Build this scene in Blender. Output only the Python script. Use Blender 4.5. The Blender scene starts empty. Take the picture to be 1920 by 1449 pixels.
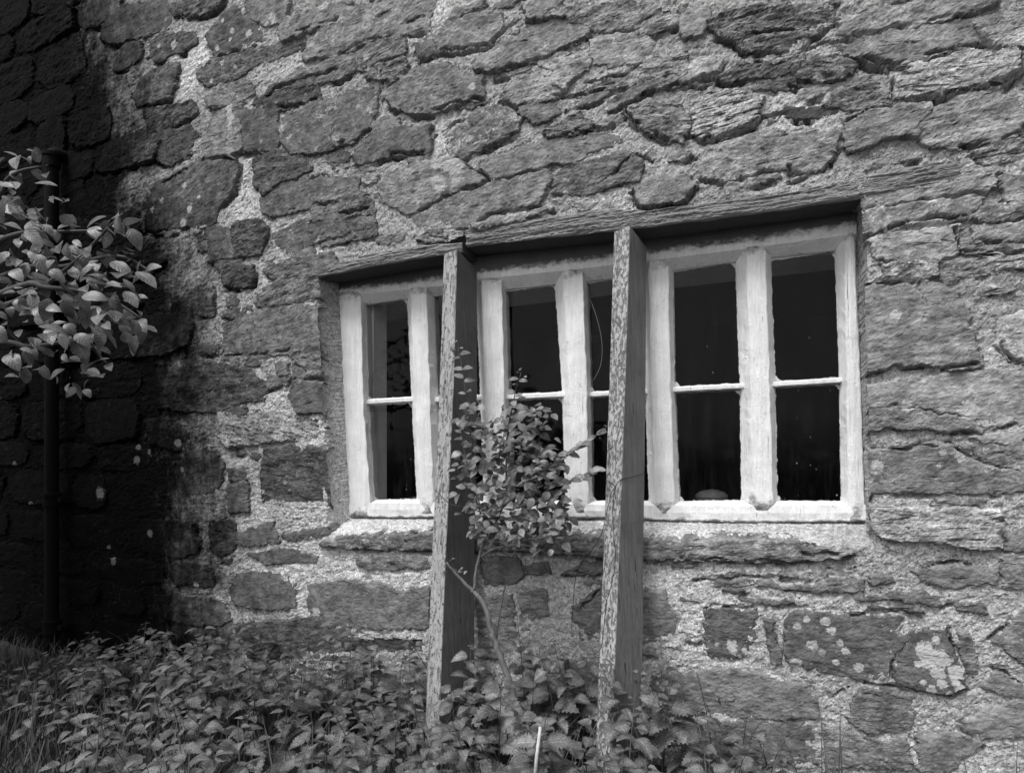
import bpy, math, random
import numpy as np

# ------------------------------------------------------------------ camera, sky, sun, exposure
SC = bpy.context.scene
COL = SC.collection
FPX = 1150.0                      # focal length in pixels of the 1920 px wide photograph
YAW = math.atan(FPX / 2660.0)     # the camera looks a little along the wall
CAM = (0.0, -2.35, 1.12)
HOR = 880.0                       # horizon row (rising front: level camera, shifted up)
cd = bpy.data.cameras.new('camera'); cam = bpy.data.objects.new('camera', cd); COL.objects.link(cam)
cam.location = CAM; cam.rotation_euler = (math.pi / 2, 0, YAW)
cd.sensor_width = 36; cd.lens = FPX / 1920 * 36; cd.shift_y = (HOR - 724.5) / 1920
cd.clip_start = 0.02; cd.clip_end = 500
SC.camera = cam

SUN_EL, SUN_AZ = math.radians(62), math.radians(200)   # azimuth clockwise from +Y: from in front of the wall, a little left
w = bpy.data.worlds.new('World'); SC.world = w; w.use_nodes = True
nt = w.node_tree; bg = nt.nodes['Background']
sky = nt.nodes.new('ShaderNodeTexSky'); sky.sky_type = 'NISHITA'; sky.sun_disc = False
sky.sun_elevation = SUN_EL; sky.sun_rotation = SUN_AZ; sky.air_density = 1.0; sky.dust_density = 4.0
bw = nt.nodes.new('ShaderNodeRGBToBW')                 # black and white film: only the sky's luminance
nt.links.new(sky.outputs[0], bw.inputs[0]); nt.links.new(bw.outputs[0], bg.inputs[0]); bg.inputs[1].default_value = 0.12
sl = bpy.data.lights.new('sun', 'SUN'); sun = bpy.data.objects.new('sun', sl); COL.objects.link(sun)
sl.energy = 1.3; sl.angle = math.radians(22); sl.color = (1, 1, 1)
sun.rotation_euler = (math.pi / 2 - SUN_EL, 0, math.pi - SUN_AZ)
SC.view_settings.view_transform = 'Standard'; SC.view_settings.look = 'None'
SC.view_settings.exposure = 0.98; SC.view_settings.gamma = 1
SC.cycles.use_denoising = True
SC.cycles.max_bounces = 8; SC.cycles.transparent_max_bounces = 16

# ------------------------------------------------------------------ pixel -> place
S_, C_ = math.sin(YAW), math.cos(YAW)
def U(px, py, Y):
    """point on the plane y = Y seen at a pixel of the 1920 x 1449 photograph"""
    xc = (px - 960) / FPX; yc = (HOR - py) / FPX
    t = (Y - CAM[1]) / (C_ + xc * S_)
    return (t * (-S_ + xc * C_), Y, CAM[2] + t * yc)
def ray2(px):
    xc = (px - 960) / FPX; return (-S_ + xc * C_, C_ + xc * S_)
def wallpts(pts, Y=0.0):
    return np.array([[U(x, y, Y)[0], U(x, y, Y)[2]] for x, y in pts])

# ------------------------------------------------------------------ noise (numpy)
def _h(ix, iy, seed):
    n = (ix.astype(np.int64) * 374761393 + iy.astype(np.int64) * 668265263 + seed * 1274126177) & 0xffffffff
    n = ((n ^ (n >> 13)) * 1274126177) & 0xffffffff
    return (n ^ (n >> 16)) & 0xffff
def noise(x, y, seed=0):
    ix = np.floor(x); iy = np.floor(y); fx = x - ix; fy = y - iy
    u = fx * fx * fx * (fx * (fx * 6 - 15) + 10); v = fy * fy * fy * (fy * (fy * 6 - 15) + 10)
    def g(dx, dy):
        a = _h(ix + dx, iy + dy, seed) * (2 * math.pi / 65536.0)
        return np.cos(a) * (fx - dx) + np.sin(a) * (fy - dy)
    a = g(0, 0); b = g(1, 0); c = g(0, 1); d = g(1, 1)
    return 1.5 * ((a * (1 - u) + b * u) * (1 - v) + (c * (1 - u) + d * u) * v)
def fbm(x, y, seed=0, oct=4, gain=0.5):
    r = 0; a = 1.0
    for o in range(oct):
        r = r + a * noise(x * 2 ** o, y * 2 ** o, seed + 17 * o); a *= gain
    return r
def sstep(a, b, x):
    t = np.clip((x - a) / (b - a), 0, 1); return t * t * (3 - 2 * t)
RNG = random.Random(7)

# ------------------------------------------------------------------ object helpers
def link(o, parent=None):
    COL.objects.link(o)
    if parent is not None: o.parent = parent
    return o
def tag(o, label=None, cat=None, group=None, kind=None):
    if label: o['label'] = label
    if cat: o['category'] = cat
    if group: o['group'] = group
    if kind: o['kind'] = kind
    return o
def empty(name, loc=(0, 0, 0), parent=None):
    o = bpy.data.objects.new(name, None); o.location = loc; o.empty_display_size = 0.1
    return link(o, parent)
def mesh_np(name, V, F, mat, parent=None, attrs=None, smooth=True):
    """V (n,3), F (m,k) arrays -> one mesh object"""
    V = np.ascontiguousarray(V, dtype=np.float32); F = np.ascontiguousarray(F, dtype=np.int32)
    me = bpy.data.meshes.new(name); k = F.shape[1]; m = len(F)
    me.vertices.add(len(V)); me.vertices.foreach_set('co', V.ravel())
    me.loops.add(m * k); me.loops.foreach_set('vertex_index', F.ravel())
    me.polygons.add(m); me.polygons.foreach_set('loop_start', np.arange(0, m * k, k, dtype=np.int32))
    me.polygons.foreach_set('loop_total', np.full(m, k, dtype=np.int32))
    me.polygons.foreach_set('use_smooth', np.full(m, smooth, dtype=bool))
    for n, a in (attrs or {}).items():
        at = me.attributes.new(n, 'FLOAT', 'POINT'); at.data.foreach_set('value', np.ascontiguousarray(a, dtype=np.float32))
    me.update(calc_edges=True); me.materials.append(mat)
    return link(bpy.data.objects.new(name, me), parent)
def mesh_py(name, V, F, mat, parent=None, attrs=None, smooth=False):
    me = bpy.data.meshes.new(name); me.from_pydata([tuple(v) for v in V], [], F)
    for n, a in (attrs or {}).items():
        at = me.attributes.new(n, 'FLOAT', 'POINT'); at.data.foreach_set('value', np.array(a, dtype=np.float32))
    me.polygons.foreach_set('use_smooth', [smooth] * len(F)); me.update(); me.materials.append(mat)
    return link(bpy.data.objects.new(name, me), parent)
def tube(pts, rad, n=7, cap=True):
    """swept tube through points -> (V, F quads/ngons)"""
    P = np.array(pts, float); R = np.broadcast_to(np.array(rad, float), (len(P),)); V = []; F = []
    T = np.gradient(P, axis=0); up = np.array([0.3, -0.9, 0.31])
    for i, p in enumerate(P):
        t = T[i] / (np.linalg.norm(T[i]) + 1e-9); a = np.cross(t, up); a /= np.linalg.norm(a) + 1e-9; b = np.cross(t, a)
        for k in range(n):
            an = 2 * math.pi * k / n; V.append(p + R[i] * (math.cos(an) * a + math.sin(an) * b))
    for i in range(len(P) - 1):
        for k in range(n):
            F.append((i * n + k, i * n + (k + 1) % n, (i + 1) * n + (k + 1) % n, (i + 1) * n + k))
    if cap:
        F.append(tuple(range(n))[::-1]); F.append(tuple((len(P) - 1) * n + k for k in range(n)))
    return V, F
def smooth_line(pts, n=6):
    """Catmull-Rom through control points"""
    P = [np.array(p, float) for p in pts]; P = [2 * P[0] - P[1]] + P + [2 * P[-1] - P[-2]]; out = []
    for i in range(1, len(P) - 2):
        for k in range(n):
            t = k / n; a, b, c, d = P[i - 1:i + 3]
            out.append(0.5 * (2 * b + (c - a) * t + (2 * a - 5 * b + 4 * c - d) * t * t + (3 * b - a - 3 * c + d) * t ** 3))
    out.append(P[-2]); return out

# ------------------------------------------------------------------ materials
class NT:
    def __init__(s, name):
        s.m = bpy.data.materials.new(name); s.m.use_nodes = True; s.t = s.m.node_tree; s.n = s.t.nodes; s.n.clear()
        s.out = s.n.new('ShaderNodeOutputMaterial')
    def N(s, t, **kw):
        n = s.n.new(t)
        for k, v in kw.items(): setattr(n, k, v)
        return n
    def put(s, sock, v):
        if isinstance(v, bpy.types.NodeSocket): s.t.links.new(v, sock)
        elif v is not None:
            if sock.type == 'RGBA' and not hasattr(v, '__len__'): v = (v, v, v, 1)
            if sock.type == 'VECTOR' and not hasattr(v, '__len__'): v = (v, v, v)
            sock.default_value = v
    def math(s, op, a, b=None, clamp=False):
        n = s.N('ShaderNodeMath', operation=op, use_clamp=clamp); s.put(n.inputs[0], a)
        if b is not None: s.put(n.inputs[1], b)
        return n.outputs[0]
    def add(s, a, b): return s.math('ADD', a, b)
    def mul(s, a, b): return s.math('MULTIPLY', a, b)
    def ramp(s, v, lo, hi, a=0.0, b=1.0):
        n = s.N('ShaderNodeMapRange', interpolation_type='SMOOTHSTEP')
        for i, x in enumerate((v, lo, hi, a, b)): s.put(n.inputs[i], x)
        return n.outputs[0]
    def mix(s, f, a, b):
        n = s.N('ShaderNodeMix', data_type='FLOAT'); s.put(n.inputs[0], f); s.put(n.inputs[2], a); s.put(n.inputs[3], b)
        return n.outputs[0]
    def attr(s, name): return s.N('ShaderNodeAttribute', attribute_name=name).outputs['Fac']
    def pos(s): return s.N('ShaderNodeNewGeometry').outputs['Position']
    def objc(s): return s.N('ShaderNodeTexCoord').outputs['Object']
    def mapv(s, v, scale=(1, 1, 1), rot=(0, 0, 0)):
        n = s.N('ShaderNodeMapping'); s.put(n.inputs[0], v); n.inputs['Scale'].default_value = scale; n.inputs['Rotation'].default_value = rot
        return n.outputs[0]
    def noise(s, v, scale, detail=6, rough=0.6, dist=0.0):
        n = s.N('ShaderNodeTexNoise'); s.put(n.inputs['Vector'], v); s.put(n.inputs['Scale'], scale)
        n.inputs['Detail'].default_value = detail; n.inputs['Roughness'].default_value = rough; n.inputs['Distortion'].default_value = dist
        return n.outputs['Fac']
    def voro(s, v, scale, rnd=1.0, feature='F1'):
        n = s.N('ShaderNodeTexVoronoi', feature=feature); s.put(n.inputs['Vector'], v); n.inputs['Scale'].default_value = scale; n.inputs['Randomness'].default_value = rnd
        return n
    def grey(s, v):
        n = s.N('ShaderNodeCombineColor'); [s.put(n.inputs[i], v) for i in range(3)]; return n.outputs[0]
    def bump(s, h, dist, strength=1.0, normal=None):
        n = s.N('ShaderNodeBump'); n.inputs['Strength'].default_value = strength; n.inputs['Distance'].default_value = dist
        s.put(n.inputs['Height'], h); s.put(n.inputs['Normal'], normal); return n.outputs[0]
    def bsdf(s, v, rough=0.9, normal=None, spec=0.3, **kw):
        p = s.N('ShaderNodeBsdfPrincipled'); s.put(p.inputs['Base Color'], s.grey(v) if isinstance(v, bpy.types.NodeSocket) else (v, v, v, 1))
        s.put(p.inputs['Roughness'], rough); p.inputs['Specular IOR Level'].default_value = spec; s.put(p.inputs['Normal'], normal)
        for k, x in kw.items(): s.put(p.inputs[k], x)
        s.t.links.new(p.outputs[0], s.out.inputs[0]); return p

def lichen_discs(M, P, scale, keep, r0, r1):
    """round crustose lichen: cells of a voronoi, some kept, each with its own radius"""
    wob = M.noise(P, scale * 6, 3, 0.6)
    v = M.voro(P, scale); c = M.N('ShaderNodeSeparateColor'); M.put(c.inputs[0], v.outputs['Color'])
    rad = M.mix(c.outputs[1], r0, r1)
    d = M.add(v.outputs['Distance'], M.mul(M.add(wob, -0.5), 0.10))
    inside = M.ramp(M.math('SUBTRACT', rad, d), -0.01, 0.015)
    return M.mul(inside, M.math('LESS_THAN', c.outputs[0], keep))

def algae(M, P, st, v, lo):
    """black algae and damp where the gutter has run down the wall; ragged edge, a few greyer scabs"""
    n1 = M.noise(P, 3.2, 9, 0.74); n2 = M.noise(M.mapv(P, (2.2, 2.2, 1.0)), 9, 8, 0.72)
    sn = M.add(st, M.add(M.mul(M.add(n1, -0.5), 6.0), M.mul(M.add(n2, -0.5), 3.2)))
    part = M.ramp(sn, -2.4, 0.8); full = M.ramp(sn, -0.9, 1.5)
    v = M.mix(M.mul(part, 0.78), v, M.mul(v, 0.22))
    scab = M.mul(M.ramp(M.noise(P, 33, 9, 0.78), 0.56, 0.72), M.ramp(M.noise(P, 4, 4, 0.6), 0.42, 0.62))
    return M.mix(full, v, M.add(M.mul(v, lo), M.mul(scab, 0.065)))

def stone_material():
    M = NT('slate_stone'); P = M.pos(); tone = M.attr('tone'); wea = M.attr('weather'); st = M.attr('stain'); li = M.attr('lichen'); ro = M.attr('rough'); W = P
    sd = M.attr('seed'); cv = M.N('ShaderNodeCombineXYZ'); M.put(cv.inputs[0], M.mul(sd, 3.71)); M.put(cv.inputs[2], M.mul(sd, 1.37))
    vr = M.N('ShaderNodeVectorRotate', rotation_type='Y_AXIS'); M.put(vr.inputs['Vector'], P); M.put(vr.inputs['Angle'], M.attr('bed'))
    va = M.N('ShaderNodeVectorMath', operation='ADD'); M.put(va.inputs[0], vr.outputs[0]); M.put(va.inputs[1], cv.outputs[0]); P = va.outputs[0]   # every stone has a grain of its own
    big = M.noise(P, 5, 5, 0.65); mid = M.noise(P, 19, 7, 0.7)
    streak = M.noise(M.mapv(P, (9, 9, 40), (0, math.radians(4), 0)), 1.0, 10, 0.72, 0.6)
    fine = M.noise(M.mapv(P, (48, 48, 95), (0, math.radians(10), 0)), 1.0, 6, 0.8)
    grit = M.noise(P, 150, 3, 0.8)
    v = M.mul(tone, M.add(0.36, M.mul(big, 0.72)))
    v = M.mul(v, M.ramp(mid, 0.30, 0.70, 0.58, 1.42))
    v = M.mul(v, M.add(1.0, M.mul(M.ramp(streak, 0.30, 0.70, -0.46, 0.40), M.add(0.15, M.mul(ro, 0.85)))))
    v = M.mul(v, M.add(1.0, M.mul(M.ramp(fine, 0.28, 0.74, -0.48, 0.48), ro)))
    v = M.mul(v, M.add(1.0, M.mul(M.ramp(grit, 0.28, 0.72, -0.30, 0.30), M.add(0.35, M.mul(ro, 0.65)))))
    # crusty pale lichen film in irregular patches
    patch = M.noise(P, 15, 13, 0.76, 0.2)
    pm = M.ramp(M.add(patch, M.add(M.mul(M.add(wea, -0.5), 0.36), M.mul(M.add(big, -0.5), 0.30))), 0.535, 0.60)
    pc = M.mul(M.ramp(M.noise(P, 85, 7, 0.8), 0.3, 0.70, 0.10, 0.86), M.add(0.75, M.mul(wea, 0.25)))
    v = M.mix(M.mul(pm, 0.75), v, pc)
    dots = M.math('MAXIMUM', lichen_discs(M, P, 13, 0.16, 0.02, 0.18), lichen_discs(M, M.mapv(P, (1.1, 1.1, 1.2)), 34, 0.14, 0.05, 0.25))
    v = M.mix(M.mul(dots, M.add(0.15, M.mul(M.noise(P, 60, 4, 0.6), 0.6))), v, 0.38)
    lm = M.ramp(M.add(li, M.mul(M.add(M.noise(P, 75, 6, 0.75), -0.5), 1.3)), 0.42, 0.56)
    v = M.mix(M.mul(lm, 0.9), v, M.add(0.26, M.mul(M.noise(P, 140, 5, 0.7), 0.36)))
    # thin dark splits along the bedding, more of them on weathered stones
    sp = M.noise(M.mapv(P, (11, 11, 75), (0, math.radians(5), 0)), 1.0, 6, 0.66, 0.8)
    cut = M.ramp(M.add(sp, M.add(M.mul(M.add(wea, -0.5), 0.06), M.mul(M.add(ro, -0.6), 0.07))), 0.595, 0.640)
    v = M.mix(M.mul(cut, 0.85), v, 0.022)
    fl = M.ramp(M.noise(M.mapv(P, (30, 30, 48)), 1.0, 9, 0.78), 0.60, 0.72)
    v = M.mix(M.mul(fl, 0.6), v, 0.04)
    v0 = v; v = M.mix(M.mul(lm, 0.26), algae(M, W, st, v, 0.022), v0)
    b1 = M.bump(M.mul(streak, M.add(0.2, ro)), 0.005, 0.7); b2 = M.bump(M.add(M.mul(fine, M.add(0.15, M.mul(ro, 0.85))), M.mul(cut, -1.6)), 0.0045, 0.9, b1); b3 = M.bump(M.add(M.mul(grit, M.add(0.3, ro)), M.mul(patch, 2.2)), 0.0026, 0.8, b2)
    M.bsdf(v, 0.95, b3, 0.08); return M.m

def mortar_material():
    M = NT('lime_mortar'); P = M.pos(); st = M.attr('stain'); tone = M.attr('tone'); li = M.attr('lichen')
    big = M.noise(P, 4, 5, 0.6); crumb = M.noise(P, 55, 9, 0.78); gr = M.noise(P, 140, 4, 0.8)
    v = M.mul(tone, M.add(0.55, M.mul(big, 0.9)))
    v = M.mul(v, M.ramp(crumb, 0.3, 0.7, 0.55, 1.40))
    v = M.mul(v, M.ramp(gr, 0.3, 0.7, 0.60, 1.38))
    dark = M.ramp(M.noise(P, 17, 10, 0.76), 0.56, 0.68)
    v = M.mix(M.mul(dark, 0.6), v, M.mul(v, 0.38))
    lite = M.ramp(M.noise(M.mapv(P, (1.3, 1.3, 1.9)), 21, 9, 0.74), 0.58, 0.70)
    v = M.mix(M.mul(lite, 0.40), v, M.mul(tone, 1.15))
    pit = M.ramp(M.voro(P, 75).outputs['Distance'], 0.12, 0.30)
    v = M.mul(v, M.add(0.55, M.mul(pit, 0.45)))
    lm = M.ramp(M.add(li, M.mul(M.add(M.noise(P, 70, 5, 0.7), -0.5), 0.9)), 0.44, 0.54)
    v = M.mix(lm, v, 0.5)
    v = algae(M, P, st, v, 0.012)
    b1 = M.bump(crumb, 0.011, 1.0); b2 = M.bump(M.add(gr, M.mul(pit, 0.6)), 0.0045, 1.0, b1)
    M.bsdf(v, 0.95, b2, 0.06); return M.m

def wood_material(name, base, axis, paint=0.0, paint_tone=0.5, face=True):
    """weathered grey timber, grain along axis; flaking paint on faces whose 'front' attribute is 1"""
    M = NT(name); P = M.pos(); sc = {'x': (4, 60, 60), 'z': (70, 70, 3.5)}[axis]; sf = {'x': (14, 260, 260), 'z': (300, 300, 12)}[axis]
    g = M.noise(M.mapv(P, sc), 1.0, 9, 0.68, 0.5); f = M.noise(M.mapv(P, sf), 1.0, 5, 0.7); big = M.noise(P, 6, 5, 0.6)
    v = M.mul(base, M.add(0.35, M.mul(g, 1.3))); v = M.mul(v, M.add(0.6, M.mul(f, 0.8))); v = M.mul(v, M.add(0.6, M.mul(big, 0.8)))
    crack = M.ramp(M.noise(M.mapv(P, {'x': (3, 95, 95), 'z': (110, 110, 2.2)}[axis]), 1.0, 4, 0.6), 0.64, 0.69)
    v = M.mix(M.mul(crack, 0.75), v, 0.03)
    h = M.add(M.mul(g, 1.3), M.mul(crack, -1.2))
    if paint > 0:
        fr = M.attr('front')
        pn = M.noise(M.mapv(P, (105, 105, 52)), 1.0, 7, 0.66); pm = M.mul(M.mul(M.ramp(pn, 0.5 - paint * 0.1, 0.54 - paint * 0.1), fr), M.ramp(g, 0.36, 0.48, 0.35, 1.0))
        v = M.mix(pm, v, M.mul(paint_tone, M.add(0.7, M.mul(M.noise(P, 40, 4, 0.6), 0.6)))); h = M.add(h, M.mul(pm, 0.8))
    b = M.bump(h, 0.006, 0.8); b = M.bump(f, 0.002, 0.7, b); M.bsdf(v, 0.85, b, 0.2); return M.m

def paint_material():
    """thick old white gloss on the window frame: brush streaks, chips, black mould and painted lintel shade where the grime attribute says so"""
    M = NT('white_frame_paint'); P = M.pos(); gr = M.attr('grime_shade')
    s = M.noise(M.mapv(P, (90, 90, 7)), 1.0, 6, 0.65); big = M.noise(P, 9, 6, 0.65); fine = M.noise(P, 160, 4, 0.7)
    v = M.mul(0.86, M.ramp(s, 0.25, 0.75, 0.88, 1.04)); v = M.mul(v, M.ramp(big, 0.3, 0.7, 0.90, 1.03))
    drip = M.ramp(M.noise(M.mapv(P, (38, 38, 2.5)), 1.0, 7, 0.7), 0.52, 0.72); v = M.mul(v, M.add(1.0, M.mul(drip, -0.12)))
    ch = M.ramp(M.noise(M.mapv(P, (55, 55, 30)), 1.0, 9, 0.75), 0.655, 0.69); v = M.mix(M.mul(ch, 0.75), v, M.mul(0.22, M.add(0.3, big)))
    crk = M.ramp(M.noise(M.mapv(P, (120, 120, 5)), 1.0, 5, 0.65), 0.665, 0.70); v = M.mix(M.mul(crk, 0.7), v, 0.12)
    sp = M.ramp(M.voro(P, 42).outputs['Distance'], 0.05, 0.11, 1, 0); v = M.mix(M.mul(sp, 0.5), v, 0.18)
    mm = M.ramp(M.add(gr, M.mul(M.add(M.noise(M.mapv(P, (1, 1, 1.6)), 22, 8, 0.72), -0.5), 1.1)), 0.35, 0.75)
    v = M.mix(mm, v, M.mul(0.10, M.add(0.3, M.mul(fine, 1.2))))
    b = M.bump(M.add(s, M.mul(big, 1.2)), 0.007, 0.9); b = M.bump(M.add(fine, M.add(M.mul(ch, -1.8), M.mul(crk, -1.2))), 0.0025, 0.9, b)
    M.bsdf(v, M.add(0.42, M.mul(big, 0.3)), b, 0.35); return M.m

def glass_material():
    """old dirty window glass: a faint reflection, splashes and streaks of dirt, paint smeared over its edges"""
    M = NT('window_glass'); P = M.pos(); ed = M.attr('edge')
    wav = M.bump(M.noise(P, 7, 2, 0.5), 0.004, 0.5)
    gl = M.N('ShaderNodeBsdfGlossy'); gl.inputs['Roughness'].default_value = 0.03; M.put(gl.inputs['Normal'], wav); gl.inputs[0].default_value = (1, 1, 1, 1)
    tr = M.N('ShaderNodeBsdfTransparent'); tr.inputs[0].default_value = (.94, .94, .94, 1)
    lw = M.N('ShaderNodeFresnel'); lw.inputs[0].default_value = 1.22
    mx = M.N('ShaderNodeMixShader'); M.put(mx.inputs[0], lw.outputs[0]); M.t.links.new(tr.outputs[0], mx.inputs[1]); M.t.links.new(gl.outputs[0], mx.inputs[2])
    df = M.N('ShaderNodeBsdfDiffuse'); df.inputs[0].default_value = (.6, .6, .6, 1)
    v1 = M.voro(M.mapv(P, (1, 1, 0.55)), 46); c1 = M.N('ShaderNodeSeparateColor'); M.put(c1.inputs[0], v1.outputs['Color'])
    sp = M.mul(M.ramp(v1.outputs['Distance'], 0.03, 0.14, 1, 0), M.math('LESS_THAN', c1.outputs[0], 0.36))
    v2 = M.voro(M.mapv(P, (1, 1, 0.09)), 60); c2 = M.N('ShaderNodeSeparateColor'); M.put(c2.inputs[0], v2.outputs['Color'])
    dr = M.mul(M.ramp(v2.outputs['Distance'], 0.06, 0.20, 1, 0), M.math('LESS_THAN', c2.outputs[1], 0.10))
    dirt = M.mul(M.math('MAXIMUM', M.mul(sp, M.mul(c1.outputs[2], 0.5)), M.mul(dr, 0.22)), M.ramp(M.noise(P, 7, 3, 0.6), 0.30, 0.55))
    film = M.mul(M.ramp(M.noise(M.mapv(P, (30, 30, 5)), 1.0, 6, 0.65), 0.4, 0.8), 0.012)
    en = M.add(ed, M.mul(M.add(M.noise(M.mapv(P, (1, 1, 0.6)), 60, 6, 0.75), -0.5), 0.020))
    put = M.ramp(en, 0.0030, 0.0048, 1, 0)
    fac = M.math('MAXIMUM', M.math('MAXIMUM', M.mul(dirt, 0.8), film), put)
    m2 = M.N('ShaderNodeMixShader'); M.put(m2.inputs[0], fac); M.t.links.new(mx.outputs[0], m2.inputs[1]); M.t.links.new(df.outputs[0], m2.inputs[2])
    M.t.links.new(m2.outputs[0], M.out.inputs[0]); return M.m

def leaf_material(name, base, gloss=0.4, vein=True):
    M = NT(name); P = M.objc(); W = M.pos(); oi = M.N('ShaderNodeObjectInfo')
    r = M.noise(M.mapv(W, (1, 1, 1)), 23, 2, 0.5); u = M.attr('along'); s = M.attr('side')
    v = M.mul(base, M.ramp(r, 0.3, 0.7, 0.5, 1.4)); v = M.mul(v, M.add(0.6, M.mul(oi.outputs['Random'], 0.8)))
    sp = M.noise(W, 210, 5, 0.7); v = M.mul(v, M.ramp(sp, 0.3, 0.7, 0.7, 1.25))
    a = M.math('ABSOLUTE', s); rib = M.ramp(a, 0.03, 0.12, 1, 0)
    ang = M.math('FRACT', M.add(M.mul(u, 6.0), M.mul(a, -2.0))); side = M.ramp(M.math('ABSOLUTE', M.add(ang, -0.5)), 0.06, 0.22, 1, 0)
    ve = M.math('MAXIMUM', rib, M.mul(side, 0.7)); v = M.mul(v, M.add(1.0, M.mul(ve, 0.7 if vein else 0.35)))
    v = M.mul(v, M.ramp(a, 0.82, 1.0, 1.0, 0.75))
    b = M.bump(M.add(M.mul(ve, -1.0), M.mul(sp, 0.5)), 0.003, 0.9 if vein else 0.5)
    p = M.bsdf(v, gloss, b, 0.5)
    tl = M.N('ShaderNodeBsdfTranslucent'); M.put(tl.inputs[0], M.grey(M.mul(v, 1.1)))
    mx = M.N('ShaderNodeMixShader'); mx.inputs[0].default_value = 0.22
    M.t.links.new(p.outputs[0], mx.inputs[1]); M.t.links.new(tl.outputs[0], mx.inputs[2]); M.t.links.new(mx.outputs[0], M.out.inputs[0]); return M.m

def plain(name, v, rough=0.8, nscale=30, amt=0.5, bump=0.002, spec=0.3):
    M = NT(name); P = M.pos(); n = M.noise(P, nscale, 6, 0.65)
    M.bsdf(M.mul(v, M.add(1 - amt / 2, M.mul(n, amt))), rough, M.bump(n, bump, 0.8), spec); return M.m

MAT = dict(stone=stone_material(), mortar=mortar_material(), lintel=wood_material('lintel_oak', 0.20, 'x'), lintel_under=plain('dark_lintel_soffit', 0.05, 0.95, 30, 0.8),
           prop=wood_material('prop_timber', 0.085, 'z', 1.0, 0.36), prop2=wood_material('flaking_prop_timber', 0.15, 'z', 0.4, 0.42),
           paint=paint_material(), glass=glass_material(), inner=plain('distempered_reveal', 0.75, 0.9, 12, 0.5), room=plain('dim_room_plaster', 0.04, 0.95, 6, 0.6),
           soffit=plain('limewashed_soffit', 0.60, 0.9, 14, 0.5),
           iron=plain('black_iron', 0.005, 0.7, 40, 0.8, 0.001, 0.05), soil=plain('dark_soil', 0.035, 1.0, 20, 1.0, 0.02),
           bark=plain('grey_bark', 0.13, 0.9, 120, 1.2, 0.004), twig=plain('dark_twig', 0.06, 0.8, 150, 0.8, 0.001), wire=plain('rusty_wire', 0.03, 0.7, 200, 0.6, 0.0005),
           straw=plain('bleached_stalk', 0.45, 0.8, 80, 0.8, 0.001), tin=plain('dull_tin', 0.20, 0.45, 40, 0.4, 0.001), thread=plain('pale_thread', 0.5, 0.8, 80, 0.2),
           nettle=leaf_material('nettle_leaf', 0.135, 0.5), shrub=leaf_material('shrub_leaf', 0.165, 0.4, False), tree=leaf_material('tree_leaf', 0.10, 0.32, False),
           grass=plain('grass_blade', 0.055, 0.7, 15, 1.2), stem=plain('nettle_stem', 0.12, 0.7, 60, 0.6))

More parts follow.
